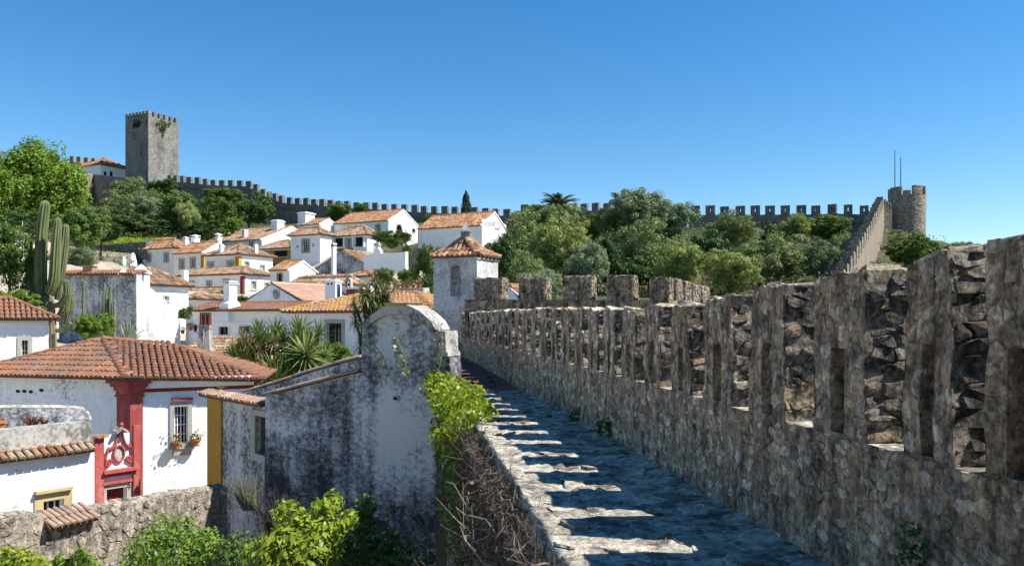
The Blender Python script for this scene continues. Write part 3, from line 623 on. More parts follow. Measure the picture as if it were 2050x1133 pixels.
# ---------------------------------------------------------------- houses
HG = 'white tile-roofed houses on the hillside'
def house(label, C, L, ye, yb, yr, roof='hip', Rp=None, dep=None, th=63, wl_=(), wr_=(), wm='white', wmr=None, tile='tbrown', pil=None, over=.32, su=.30, sv=.5, chim=(), indiv=0, name='house', cat='house', group=HG, verge=True, cornice='white_clean', seed=0, k=4, found=2.5, rdp=None, Lm=None):
    rg = random.Random(seed * 31 + int(C[0]))
    Cp = XY(*C); uR = Vector((math.cos(R(th)), math.sin(R(th)), 0)); uL = Vector((-uR.y, uR.x, 0))
    tL = Lm or hit(Cp, uL, L); tR = dep if dep else hit(Cp, uR, Rp)
    Lp, Rq = Cp + uL * tL, Cp + uR * tR; Bp = Lp + uR * tR; mid = (Lp + Rq) / 2
    ze, zb, zr = zat(ye, C[1]), zat(yb, C[1]) - found, zat(yr, rdp or mid.y)
    t = thing(name, label, cat, (mid.x, mid.y, zb), group)
    WL, WR = Wall(Lp, Cp), Wall(Cp, Rq); W3, W4 = Wall(Rq, Bp), Wall(Bp, Lp); mb = MB(); hs = {}
    for W, ws in ((WL, wl_), (WR, wr_)):
        hs[id(W)] = []
        for (px, py, w_, h_, stl) in ws:
            a, b = W.uof(px - w_ / 2), W.uof(px + w_ / 2); a, b = max(.03, a), min(W.L - .03, b); d_ = W.d(px)
            hs[id(W)].append((a, b, zat(py + h_ / 2, d_), zat(py - h_ / 2, d_), stl))
    zt = ze
    wall_quad(mb, WL, zb, zt, hs[id(WL)], .2); wall_quad(mb, WR, zb, zt, hs[id(WR)], .2, mi=1); wall_quad(mb, W3, zb, zt); wall_quad(mb, W4, zb, zt, mi=1)
    up = lambda p, z: Vector((p.x, p.y, z))
    o = over; E = {}
    E['L'] = up(Lp + uL * o - uR * o, ze + .06); E['C'] = up(Cp - uL * o - uR * o, ze + .06); E['R'] = up(Rq - uL * o + uR * o, ze + .06); E['B'] = up(Bp + uL * o + uR * o, ze + .06)
    if roof == 'hip':
        if tL >= tR:
            r0, r1 = up((Cp + Rq) / 2 + uL * tR * .5, zr), up((Lp + Bp) / 2 - uL * tR * .5, zr)
            planes = [[E['L'], E['C'], r0, r1], [E['C'], E['R'], r0], [E['R'], E['B'], r1, r0], [E['B'], E['L'], r1]]
            rid = [(r0, r1), (E['C'], r0), (E['R'], r0), (E['L'], r1)]
        else:
            r0, r1 = up((Cp + Lp) / 2 + uR * tL * .5, zr), up((Rq + Bp) / 2 - uR * tL * .5, zr)
            planes = [[E['L'], E['C'], r0], [E['C'], E['R'], r1, r0], [E['R'], E['B'], r1], [E['B'], E['L'], r0, r1]]
            rid = [(r0, r1), (E['C'], r0), (E['R'], r1), (E['L'], r0)]
    elif roof == 'gableR':
        a, b = (Cp + Rq) / 2, (Lp + Bp) / 2; g0, g1 = up(a, zr), up(b, zr); dz = .02
        c0, l0 = up(Cp - uR * o, ze + .02), up(Lp - uR * o, ze + .02); q0, b0 = up(Rq + uR * o, ze + .02), up(Bp + uR * o, ze + .02)
        planes = [[l0, c0, g0, g1], [q0, b0, g1, g0]]; rid = [(g0, g1)]
        mb.poly([up(Cp, ze), up(Rq, ze), up(a, zr - .06)], 1); mb.poly([up(Lp, ze), up(Bp, ze), up(b, zr - .06)], 0)
        vg = [(c0, g0, -uL), (q0, g0, -uL)]
    elif roof == 'gableL':
        a, b = (Lp + Cp) / 2, (Bp + Rq) / 2; g0, g1 = up(a, zr), up(b, zr)
        c0, q0 = up(Cp - uL * o, ze + .02), up(Rq - uL * o, ze + .02); l0, b0 = up(Lp + uL * o, ze + .02), up(Bp + uL * o, ze + .02)
        planes = [[c0, q0, g1, g0], [b0, l0, g0, g1]]; rid = [(g0, g1)]
        mb.poly([up(Lp, ze), up(Cp, ze), up(a, zr - .06)], 0); mb.poly([up(Bp, ze), up(Rq, ze), up(b, zr - .06)], 0)
        vg = [(c0, g0, -uR), (l0, g0, -uR)]
    mb.build('wall', [M[wm], M[wmr or wm]], t)
    if cornice:
        mb = MB(); e_ = .10
        if roof != 'gableL': mb.obox(WL, -.05, WL.L + e_, 0, e_, ze - .16, ze - .02)
        if roof != 'gableR': mb.obox(WR, 0, WR.L, 0, e_, ze - .16, ze - .02)
        if mb.f: mb.build('cornice', M[cornice], t)
    if roof != 'hip' and verge:
        mb = MB()
        for p, g, d_ in vg:
            n_ = (g - p).normalized(); q = V(0, 0, .05)
            mb.extr([p - V(0, 0, .1), g - V(0, 0, .1), g + q * .6, p + q * .6], d_ * .09)
        mb.build('verge', M['white_clean' if wm.startswith('white') else 'cement'], t)
    if pil:
        mb = MB(); pw = pil[1]
        mb.obox(WL, WL.L - pw, WL.L + .05, 0, .05, zb, ze - .16); mb.obox(WR, 0, pw * .8, 0, .05, zb, ze - .16, 0)
        mb.build('pilaster', M[pil[0]], t)
    rf = roof_part(planes, rid, t, tile, rg, su=su, sv=sv, indiv=indiv, k=k)
    for W in (WL, WR):
        for h in hs[id(W)]: window(t, W, h, h[4], .2, 'door' if h[4] == 'darkdoor' else 'window')
    for (px, yt, yb2, wp, dd, stl) in chim: chimney(rf, px, yt, yb2, wp, C[1] + dd, stl)
    return t, WL, WR
house('white house with orange hipped roof and two framed windows, beside the closed white parasol', (349, 98), 286, 497, 606, 481, Rp=372, wl_=[(298, 516, 7, 15, 'plain'), (333, 515, 7, 16, 'plain')], tile='torange', chim=[(372, 474, 489, 8, 3, 'pyr'), (391, 470, 489, 12, 5, 'pyr')])
house('white house with orange gabled roof and ochre corner strip, joined to the hipped-roof house', (408, 92), 348, 506, 610, 487, 'gableR', Rp=468, wl_=[(364, 528, 8, 17, 'plain'), (386, 526, 8, 17, 'plain')], pil=('yellow', .45), tile='torange', chim=[(437, 467, 490, 10, 4, 'pyr')])
house('white house with brown hipped roof, grid windows and an ochre corner strip', (478, 88), 411, 510, 570, 489, Rp=546, wl_=[(422, 533, 11, 14, 'grid'), (461, 531, 12, 15, 'grid')], wr_=[(494, 532, 9, 16, 'arch'), (525, 538, 8, 14, 'grid')], pil=('yellow', .5), chim=[(443, 489, 512, 7, 1.5, 'slim'), (512, 489, 513, 6, 2.5, 'slim')])
house('long low white house with wine-red corner strips below the ochre-cornered houses', (486, 78), 352, 549.5, 602, 537, Rp=547, wl_=[(384.5, 569, 8, 10, 'small'), (418.6, 571, 7, 14, 'plain'), (452.5, 571, 8, 20, 'plain')], wr_=[(508, 571, 8, 15, 'plain'), (534.6, 573, 8, 13, 'plain')], pil=('darkred', .3), chim=[(370, 541, 552, 9, 2, 'slim')])
house('low white shed with a flaking wall and brown roof right of the stained garden wall', (392, 62), 372, 600, 640, 590, 'hip', dep=3, wm='white_aged')
house('low white outbuilding with a weathered brown roof behind the tall white chimney', (448, 70), 377, 588, 612, 577, 'hip', Rp=462, wm='white_aged')
house('white house whose lavender gable carries an oval shell emblem', (606, 60), 484, 607, 645, 571, 'gableL', dep=7, tile='tpale', verge=False, th=60)
T6, W6, _ = house('long white house with narrow red roof, square dark windows and tall white chimney', (580, 47), 372, 621, 700, 607, 'gableR', dep=4, su=.2, sv=.36, tile='tred', wl_=[(448, 662, 19, 16, 'dark'), (490, 660, 22, 15, 'dark'), (553.6, 660, 23, 16, 'dark')], chim=[(461, 563, 611, 19, 2.5, 'tall')])
mb = MB(); mb.obox(W6, 2.2, W6.L - .1, 0, .05, zat(648, 45), zat(645, 45)); mb.build('string_course', M['white_clean'], T6)
house('white house with a mustard lichened roof, behind the dark arched gable', (866, 40), 579, 625, 735, 588, 'hip', dep=6, su=.28, sv=.40, tile='tlich', wl_=[(670, 669, 28, 44, 'darkdoor')], indiv=300, k=5)
house('white house with brown hipped roof beside the tall stained garden wall', (290, 53), 215, 571, 618, 538, 'hip', Rp=377, th=63, wr_=[(333, 597, 8, 8, 'small')], wm='white', chim=())
T9, W9a, _ = house('long white house with a low brown roof and two chimneys below the green slope', (524, 112), 409, 480, 506, 457, 'gableR', Rp=640, wl_=[(504, 490, 6, 11, 'plain'), (475, 490, 5, 7, 'small')], chim=[(490.5, 460, 480, 8, 3, 'slim'), (556, 441, 470, 17, 5, 'slab')], wmr='white_aged')
house('small ochre porch house with a brown lean roof between two white houses', (582, 104), 517, 497, 520, 483, 'hip', dep=4, wm='yellow', wl_=[(537, 506, 6, 9, 'small'), (562, 508, 26, 12, 'void')], cornice='white_clean')
T11, W11, _ = house('tall white house with an arched grid window between two small diamonds', (641, 95), 582, 470, 560, 457, 'hip', Rp=664, wl_=[(612, 492, 13, 24, 'arch')])
mb = MB()
for px, py in ((595.5, 494), (627, 491)):
    c = W11.pt(px, py); u = W11.u * .22; mb.extr([c - u, c - V(0, 0, .25), c + u, c + V(0, 0, .25)], W11.n * .04)
mb.build('diamond_plaque', M['wstone'], T11)
T12, W12, _ = house('white porch house with slim columns and a red-brown hipped roof', (735, 97), 664, 471, 520, 455, 'hip', Rp=763, wl_=[(680, 484, 20, 20, 'void'), (699, 487, 9, 20, 'arch'), (719, 484, 16, 20, 'void')], tile='tbrown', wr_=[(752, 497, 7, 16, 'grid')])
for px in (690, 708, 730):
    mb = MB(); c = W12.pt(px, 494, .15); mb.lathe(V(c.x, c.y, c.z), [(.17, 0), (.13, .1), (.12, 1.2), (.18, 1.32)], 8); mb.build('column', M['white_clean'], T12)
house('small white house behind the arched-window house with a broad chimney', (641, 118), 596, 449, 475, 439, 'gableR', Rp=676, chim=[(613, 426, 448, 22, 3, 'slab')])
house('large white house high on the slope with a red-brown gable and an iron arched window', (778, 116), 669, 442, 500, 424, 'gableR', Rp=836, wl_=[(756.5, 457.6, 8, 14, 'arch'), (722, 458, 8, 8, 'arch')], wr_=[(799, 459, 11, 18, 'iron'), (828, 462, 6, 7, 'green')], tile='torange')
house('broad white house with a red roof and green-shuttered gable, behind the tiled turret', (965, 92), 838, 452, 505, 429, 'gableR', Rp=1014, wr_=[(995, 451, 7, 11, 'green')], tile='torange', wm='white')
house('grey stained gable house with two tiny dark windows and an orange roof side', (742, 84), 634, 535, 566, 503, 'gableL', Rp=773, wl_=[(659, 552, 7, 9, 'void'), (686, 549, 7, 10, 'void')], wm='grey_aged', wmr='white', tile='torange', chim=[(668, 487, 540, 8, -1, 'red')])
house('small white house with a stained sunlit gable and a dark red window', (580, 76), 541, 541, 582, 523, 'gableR', Rp=632, wl_=[(560, 556, 9, 16, 'red')], wmr='white_aged', tile='torange')
house('low white house with a long brown roof below the grey stained gable', (706, 66), 584, 571, 592, 556, 'hip', Rp=722, chim=[])
T20, _, _ = house('small white house with an orange roof end above the bell niche', (741, 69), 708, 554, 585, 545, 'hip', Rp=757, tile='torange')
house('white house with brown roof behind the tall cactus', (-60, 64), -140, 469, 530, 452, 'hip', Rp=74, th=60, wm='white')
house('little white gabled hut showing through the curtain wall gap', (1038, 48), 1004, 598, 640, 578, 'gableL', dep=4, th=63, tile='torange')
# white house at the left edge in front of the cactus
house('white house at the left edge with red tiles and one stone-framed window', (-75, 33), 0, 641, 790, 596, 'hip', Rp=97, th=34, Lm=6, su=.2, sv=.36, tile='tred', wr_=[(50, 697, 13, 32, 'plain')], over=.35, indiv=250, k=5)
# castle chapel
house('white castle chapel with a small hipped roof beside the square keep', (201, 172), 150, 330, 362, 318, 'hip', Rp=262, wr_=[(211, 349, 6, 11, 'void'), (223, 349, 6, 11, 'void')], su=.45, sv=.7, group=None, name='chapel', cat='chapel', tile='torange')
# shell emblem on the lavender gable
WE = Wall(XY(484, 66.5), XY(606, 60)); em = thing('stone_emblem', 'grey oval shell emblem fixed high on the lavender gable', 'emblem', W6.pt(554, 589))
uR = Vector((math.cos(R(60)), math.sin(R(60)), 0)); uL = Vector((-uR.y, uR.x, 0)); Cp = XY(606, 60); WE = Wall(Cp + uL * hit(Cp, uL, 484), Cp)
c = WE.pt(554, 589); mb = MB(); pts = [WE.at(WE.uof(554) + .36 * math.cos(q) * (1 - .18 * math.sin(q) * -1), c.z + .42 * math.sin(q), .003) for q in [i * math.pi / 10 for i in range(20)]]
mb.extr(pts, WE.n * .06); mb.build('emblem_plate', M['wstone'], em)
mb = MB()
for i in range(9):
    q = R(20 + i * 17.5); mb.tube([WE.at(WE.uof(554), c.z - .3, .07), WE.at(WE.uof(554) + .34 * math.cos(q), c.z - .02 + .38 * math.sin(q), .09)], [.02, .045], 5)
mb.build('shell_rib', M['cement'], em)
rng = random.Random(11)
# ---------------------------------------------------------------- red-cornered house
C = XY(262, 26.5); uL = Vector((-math.cos(R(24)), math.sin(R(24)), 0)); Lp = C + uL * hit(C, uL, -60); uR = Vector((math.cos(R(27)), math.sin(R(27)), 0)); Rp = C + uR * hit(C, uR, 508)
WL, WR = Wall(Lp, C), Wall(C, Rp); zb = -8.5; ze = zat(758, 26.5)
th_ = thing('corner_house', 'white house with a broad wine-red corner pillar and red hipped tile roof', 'house', (C.x, C.y + 2, zb))
hw = (WR.uof(349), WR.uof(376), WR.z(362, 888), WR.z(362, 813), 'grid'); mb = MB()
wall_quad(mb, WL, zb, ze, mi=1); wall_quad(mb, WR, zb, ze, [hw], .22); Bp = Lp + (Rp - C) + V(0, 4, 0)
wall_quad(mb, Wall(Rp, Bp), zb, ze); wall_quad(mb, Wall(Bp, Lp), zb, ze)
mb.build('wall', [M['white'], M['moldy']], th_)
mb = MB()   # cornice profile under the eaves, then the red string course
for o_, za, zb_ in ((.22, -.14, 0.0), (.15, -.24, -.14), (.08, -.34, -.24)): mb.obox(WR, .3, WR.L, 0, o_, ze + za, ze + zb_)
mb.build('cornice', M['white_clean'], th_)
mb = MB(); mb.obox(WR, .3, WR.L, 0, .07, ze - .46, ze - .345); mb.build('string_course', M['darkred'], th_)
mb = MB()   # corner pillar with spreading capital
pw1, pw2 = WL.L - WL.uof(236), WR.uof(286)
for za, zb_, k in ((zb, ze - .62, 0), (ze - .62, ze - .55, .05), (ze - .55, ze - .40, .02), (ze - .40, ze - .28, .07), (ze - .28, ze - .16, .15), (ze - .16, ze - .05, .24)):
    a1, a2 = WL.at(WL.L - pw1 - k, 0, .05 + k), WR.at(pw2 + k, 0, .05 + k)
    d_ = (WL.n + WR.n).normalized(); cc = WL.at(WL.L, 0) + d_ * (.055 + k * 1.1)
    b1, b2 = WL.at(WL.L - pw1 - k, 0, -.1), WR.at(pw2 + k, 0, -.1)
    mb.extr([V(p.x, p.y, za) for p in (a1, cc, a2, b2, WL.at(WL.L, 0, -.1), b1)], (0, 0, zb_ - za))
mb.build('corner_pillar', M['redwash'], th_)
window(th_, WR, hw, 'grid', .22)
mb = MB(); u0, u1 = WR.uof(345), WR.uof(383); mb.obox(WR, u0 - .04, u1 + .04, 0, .12, WR.z(362, 801), WR.z(362, 796)); mb.build('window_hood', M['redwash'], th_)
mb = MB(); mb.obox(WR, u0, u1, .003, .05, WR.z(362, 911), WR.z(362, 892)); mb.build('window_apron', M['wstone'], th_)
mb = MB()
for px, py in ((36, 783), (49, 783), (62, 784), (83, 781)):
    c = WL.pt(px, py, .0); mb.extr([c + WL.u * .12 * math.cos(q) + V(0, 0, .06) * math.sin(q) for q in [i * math.pi / 4 for i in range(8)]], WL.n * .012)
mb.build('vent_hole', M['void'], th_)
ov = .38; ez = ze + .05
ec = WL.at(WL.L, 0) + (WL.n + WR.n).normalized() * .42; ec = V(ec.x, ec.y, ez)
el = WL.at(0, ez - .12, ov); er = WR.at(WR.L + .25, ez - .2, ov); ap = P(206, 679, 30.5); r2 = P(345, 692, 31.5)
back = V(Rp.x - .6, Rp.y + 6, ez); bl = V(Lp.x, Lp.y + 8, ez)
roof_part([[el, ec, ap], [ec, er, r2, ap], [er, back, r2], [bl, el, ap], [back, bl, ap, r2]], [(ec, ap), (ap, r2), (er, r2), (el, ap)], th_, 'tred', rng, su=.225, sv=.40, indiv=300, k=6)
# plain metal-free details: flower pots on brackets
def flower_pot(p, r_, label, group=None, plant=True, fol='mid', pet=True, name='flower_pot'):
    t = thing(name, label, 'flower pot', (p.x, p.y, p.z), group); mb = MB()
    mb.lathe(p, [(r_ * .6, 0), (r_ * .92, r_ * 1.25), (r_ * 1.1, r_ * 1.25), (r_ * 1.12, r_ * 1.6), (r_ * .9, r_ * 1.6), (r_ * .85, r_ * 1.4)], 14); mb.build('pot', M['terra'], t, smooth=False)
    if plant:
        rg = np.random.RandomState(int(abs(p.x * 1000)) % 9999); n = 70
        c = np.array([p.x, p.y, p.z + r_ * 2.2]) + rg.normal(0, 1, (n, 3)) * np.array([r_ * .8, r_ * .8, r_ * .6])
        leaf_obj('foliage', c, rg.normal(0, 1, (n, 3)), r_ * .6, M[fol], t)
        if pet:
            c = np.array([p.x, p.y, p.z + r_ * 3]) + rg.normal(0, 1, (14, 3)) * np.array([r_ * 1.1, r_ * .9, r_ * .5]); leaf_obj('blossom', c, rg.normal(0, 1, (14, 3)), r_ * .55, M['petal'], t)
        else: pass
    return t
def leaf_mesh(name, c, nrm_, size, mat, aspect=.5, rs=1):
    rg = np.random.RandomState(rs + len(c)); n = len(c); nrm_ = nrm_ / (np.linalg.norm(nrm_, axis=1, keepdims=True) + 1e-9)
    a = rg.normal(0, 1, (n, 3)); a -= nrm_ * (a * nrm_).sum(1, keepdims=True); a /= np.linalg.norm(a, axis=1, keepdims=True) + 1e-9
    b = np.cross(nrm_, a); s = (np.asarray(size) * rg.uniform(.65, 1.3, n))[:, None]
    v = np.stack([c - a * s * .5, c + b * s * aspect * .5 + nrm_ * s * .10, c + a * s * .55, c - b * s * aspect * .5 + nrm_ * s * .10], 1).reshape(-1, 3)
    me = bpy.data.meshes.new(name); f = np.arange(n * 4).reshape(-1, 4)
    me.vertices.add(n * 4); me.vertices.foreach_set('co', v.astype(np.float32).ravel()); me.loops.add(n * 4); me.loops.foreach_set('vertex_index', f.astype(np.int32).ravel())
    me.polygons.add(n); me.polygons.foreach_set('loop_start', (np.arange(n) * 4).astype(np.int32)); me.update(calc_edges=True)
    for m in (mat if isinstance(mat, (list, tuple)) else [mat]): me.materials.append(m)
    return me
def leaf_obj(name, c, nrm_, size, mat, parent=None, aspect=.5, rs=1, kind='stuff'):
    off = np.array(OFF[parent.name]) if parent else c.min(0)
    o = bpy.data.objects.new(name, leaf_mesh(name, c - off, nrm_, size, mat, aspect, rs)); COL.objects.link(o)
    if parent: o.parent = parent
    else: o.location = off
    if kind: o['kind'] = kind
    OFF[o.name] = Vector(off); return o
PG = 'geranium pots on the wall brackets'
flower_pot(WR.pt(352, 897, .2), .15, 'terracotta pot with red flowers on the left side of the stone window frame')
flower_pot(WR.pt(391, 891, .2), .15, 'terracotta pot with red flowers on the white wall right of the stone window frame')
# ---------------------------------------------------------------- red portal
WP = Wall(XY(188, 23.2), XY(277, 24.2)); po = thing('portal', 'red and white baroque portal with scrolled pediment beside the wine-red corner pillar', 'portal', (WP.at(1, -6).x, WP.A.y, -6))
hz = (WP.uof(212), WP.uof(252), -6.0, WP.z(230, 976), 'x'); mb = MB()
us = WP.uof; zz = lambda py: WP.z(232, py)
top = [(188, 1050), (277, 1050), (277, 858), (250, 862), (236, 868), (205, 870), (188, 876)]
wall_quad(mb, WP, -6.5, zz(868), [hz], .3, back=True); mb.build('wall', M['white'], po)
def pbox(name, mat, l, r_, yt, yb, o=.07, o0=0.003, pr=po, W=WP):
    mb = MB(); mb.obox(W, W.uof(l), W.uof(r_), o0, o, W.z((l + r_) / 2, yb), W.z((l + r_) / 2, yt)); return mb.build(name, M[mat], pr)
pbox('pillar', 'redwash', 187, 205, 876, 1060, .12); pbox('pillar', 'redwash', 264, 277, 850, 1060, .12)
pbox('lintel', 'redwash', 203, 271, 937, 943, .22); pbox('frieze', 'redwash', 205, 264, 943, 951, .10)
pbox('door_hood', 'redwash', 203, 261, 961, 966, .14)
mb = MB()
for l, r_, a, b in ((204, 212, 969, 1060), (252, 260, 969, 1060), (204, 260, 967, 976)): mb.obox(WP, us(l), us(r_), .003, .06 if a != 967 else .063, zz(b), zz(a))
mb.build('door_frame', M['wstone'], po)
mb = MB(); mb.obox(WP, hz[0], hz[1], -.22, -.18, -6, hz[3])
for i in range(4): mb.obox(WP, lerp(hz[0], hz[1], i / 4 + .03), lerp(hz[0], hz[1], i / 4 + .22), -.18, -.16, -6, hz[3] - .05)
mb.build('door', M['darkred'], po)
fc = bpy.data.curves.new('house_number', 'FONT'); fc.body = '9'; fc.size = .22; fc.extrude = .004; fc.align_x = 'CENTER'; fx = bpy.data.objects.new('tmp_text', fc); COL.objects.link(fx); bpy.context.view_layer.update(); nm_ = bpy.data.meshes.new_from_object(fx); bpy.data.objects.remove(fx); bpy.data.curves.remove(fc); nm_.materials.append(M['iron']); fo = bpy.data.objects.new('house_number', nm_); COL.objects.link(fo); fo.parent = po
q = WP.at(us(256), zz(983), .066) - OFF[po.name]; fo.location = q; fo.rotation_euler = (R(90), 0, math.atan2(WP.u.y, WP.u.x))
def ptube(name, pts, r_, mat='redwash', o=.05, k=6):
    mb = MB(); mb.tube([WP.at(us(x), zz(y), o) for x, y in pts], r_, k); return mb.build(name, M[mat], po)
def spiral(cx_, cy_, r0, sgn): return [(cx_ + sgn * r0 * (1 - i / 22) * math.cos(i * .55 + .2), cy_ + r0 * 1.15 * (1 - i / 22) * math.sin(i * .55 + .2)) for i in range(18)]
left = [(236, 866), (233, 878), (229, 889), (222, 896), (218, 898)]; l2 = [(217, 892), (213, 903), (210, 915), (211, 928), (214, 932)]
ptube('moulding', left, [0.034, 0.042, 0.045, 0.048, 0.034]); ptube('moulding', l2 + spiral(217, 922, 6, -1)[2:], [0.028, 0.039, 0.045, 0.045, 0.039] + [.034] * 16)
ptube('moulding', [(243, 868), (246, 880), (250, 890), (256, 896), (259, 897)], [0.034, 0.042, 0.045, 0.048, 0.034]); ptube('moulding', [(258, 889), (262, 900), (264, 912), (262, 926), (259, 930)] + spiral(256, 920, 6, 1)[2:], [0.028, 0.039, 0.045, 0.045, 0.039] + [.034] * 16)
ptube('oval_frame', [(237 + 10.5 * math.cos(i * math.pi / 12), 908 + 16 * math.sin(i * math.pi / 12)) for i in range(25)], .036)
mb = MB(); mb.extr([WP.at(us(237 + 9 * math.cos(i * math.pi / 10)), zz(908 + 14 * math.sin(i * math.pi / 10)), .004) for i in range(20)], WP.n * .02); mb.build('oval_medallion', M['cement'], po)
mb = MB(); mb.extr([WP.at(us(x), zz(y), -.1) for x, y in ((226, 862), (238, 854), (250, 862), (249, 866), (238, 858), (228, 866))], WP.n * .35); mb.build('gablet', M['cement'], po)
mb = MB(); c = WP.at(us(240), zz(856), .1); mb.lathe(c, [(.04, 0), (.06, .05), (.07, .1), (.02, .16)], 8); mb.build('finial', M['redwash'], po)
mb = MB(); q = tile_tpl(.5, .12, .1, 6)
for x, y, r_ in ((192, 873, .2), (199, 875, -.3), (206, 874, .1)):
    m = Matrix.Translation(WP.at(us(x), zz(y) + .02, .2)) @ Matrix.Rotation(r_ + 1.2, 4, 'Z'); mb.add([m @ p for p in q[0]], q[1])
mb.build('loose_tiles', M['torange'], po)
# ---------------------------------------------------------------- terrace house at the left edge
WT = Wall(XY(-60, 20.2), XY(189, 22.6)); zt_ = lambda py: WT.z(100, py); te = thing('terrace_house', 'white flaking house front with a tile eave and walled terrace, at left edge', 'house', (WT.at(2, 0).x, 22, -7))
hw = (WT.uof(86), WT.uof(127), zt_(1040), zt_(1001), 'yfr'); mb = MB(); wall_quad(mb, WT, -7, zt_(906), [hw], .2)
mb.poly([WT.at(WT.L, -7), WT.at(WT.L, zt_(906)), WT.at(WT.L, zt_(906), -1.4), WT.at(WT.L, -7, -1.4)])
mb.poly([WT.at(0, zt_(906)), WT.at(WT.L, zt_(906)), WT.at(WT.L, zt_(906), -1.4), WT.at(0, zt_(906), -1.4)]); mb.build('wall', M['patched'], te)
window(te, WT, hw, 'yfr', .2)
mb = MB(); mb.obox(WT, WT.uof(68), WT.uof(142), .0, .16, zt_(984), zt_(978)); mb.build('window_hood', M['ystone'], te)
a, b = WT.at(0, zt_(908), .22), WT.at(WT.L - .05, zt_(908), .22); roof_part([[a, b, WT.at(WT.L - .05, zt_(896), -.15), WT.at(0, zt_(896), -.15)]], [], te, 'tbrown', rng, su=.20, sv=.34, indiv=60, k=6)
mb = MB(); o0 = [WT.at(0, zt_(902), -.12)] + [WT.at(u_, z, -.12) for u_, z in ((WT.L - .02, zt_(902)), (WT.L - .02, zt_(858)), (WT.L - .1, zt_(853)), (WT.L - .25, zt_(851)), (0, zt_(851) + .0))]
mb.extr(o0, -WT.n * .28); mb.build('terrace_parapet', M['cement'], te)
WB = Wall(XY(-60, 22.2), XY(184, 24.2)); mb = MB(); zc = lambda py: WB.z(100, py)
ol = [(-60, 960), (181, 960), (181, 848), (176, 834), (166, 825), (150, 821), (90, 816), (0, 811), (-60, 808)]
mb.extr([WB.at(WB.uof(x), zc(y)) for x, y in ol], -WB.n * .25); mb.build('terrace_back_wall', M['chapel'], te)
mb = MB(); cp = [WB.at(WB.uof(x), zc(y) + .02, -.11) for x, y in ol[2:]]; mb.tube([p for p in cp], .075, 6); mb.build('coping', M['cement'], te)
pt = WT.at(WT.uof(14), zt_(852), -.62)
flower_pot(V(pt.x, pt.y, zt_(860)), .19, 'round terracotta pot without a plant on the terrace ledge at the left edge', plant=False)
for px, s in ((82, 1.0), (106, .6)):
    c = WT.at(WT.uof(px), zt_(852), -.6); al = thing('aloe_plant', ('large' if s == 1 else 'small') + ' red-brown aloe rosette on the terrace ledge' + (' right of the round pot' if s == 1 else ', the one nearer the curved wall end'), 'plant', c)
    mb = MB()
    for i in range(18):
        q = i * 2.4; e = .25 + .9 * rng.random(); L = .34 * s * rng.uniform(.7, 1.1); d_ = V(math.cos(q) * math.cos(e), math.sin(q) * math.cos(e), math.sin(e)); mb.tube([c, c + d_ * L * .5, c + d_ * L + V(0, 0, .03)], [.05 * s, .035 * s, .004], 5)
    mb.build('leaf_rosette', M['redleaf'], al)
# ---------------------------------------------------------------- garden wall in front
GW = Wall(XY(-40, 15.6), XY(455, 21.4)); gt = [(-40, 1034), (0, 1038), (55, 1033), (82, 1036), (110, 1048), (170, 1046), (190, 1022), (250, 1010), (340, 994), (400, 984), (455, 976)]
GWt = [(GW.uof(x), GW.z(x, y)) for x, y in gt]; gz = lambda u_: interp(u_, GWt)
gw = thing('garden_wall', 'crumbling rubble garden wall running across the lower left below the white houses', 'wall', (GW.at(3, 0).x, 18, -7.5)); mb = MB(); n = 60
for i in range(n):
    a, b = GW.L * i / n, GW.L * (i + 1) / n; za, zb_ = gz(a) + noise.noise(V(a * 3, 0, 0)) * .05, gz(b) + noise.noise(V(b * 3, 0, 0)) * .05
    for j in range(8): mb.poly([GW.at(a, lerp(-7.5, za, j / 8)), GW.at(b, lerp(-7.5, zb_, j / 8)), GW.at(b, lerp(-7.5, zb_, (j + 1) / 8)), GW.at(a, lerp(-7.5, za, (j + 1) / 8))])
    mb.poly([GW.at(a, za), GW.at(b, zb_), GW.at(b, zb_ + .08, -.28), GW.at(a, za + .08, -.28)]); mb.poly([GW.at(a, za + .08, -.28), GW.at(b, zb_ + .08, -.28), GW.at(b, zb_ - .05, -.55), GW.at(a, za - .05, -.55)])
    mb.poly([GW.at(a, za - .05, -.55), GW.at(b, zb_ - .05, -.55), GW.at(b, -7.5, -.55), GW.at(a, -7.5, -.55)])
co = mb.build('wall_core', M['gmortar'], gw)
lay_stones([(GW.L, 2.3, .24, .15, (lambda u, v, h: GW.at(u, gz(u) - .03 - v, h)), co, .014, (-.03, .035), None), (GW.L, .3, .26, .16, (lambda u, v, h: GW.at(u, gz(u) + .02 + v * .25 + h * .6, -.02 - v)), co, .014, (-.02, .035), None)], gw, M['gstone'], 260, rng)
mb = MB(); e0, e1 = GW.at(GW.uof(86), gz(GW.uof(110)) + .0, .22), GW.at(GW.uof(186), gz(GW.uof(170)) + .10, .18)
roof_part([[e0, e1, GW.at(GW.uof(186), gz(GW.uof(186)) + .05, -.3), GW.at(GW.uof(92), gz(GW.uof(92)) + .18, -.3)]], [], gw, 'tdark', rng, su=.14, sv=.32, indiv=80, k=6)
mb = MB(); a, b = GW.uof(78), GW.uof(178); mb.obox(GW, a, b, .003, .16, GW.z(130, 1114), GW.z(130, 1108)); mb.build('stone_shelf', M['gstone'], gw)
mb = MB(); mb.obox(GW, a + .25, b - .1, .004, .012, -7, GW.z(130, 1116)); mb.build('niche_shadow_board', M['void'], gw)
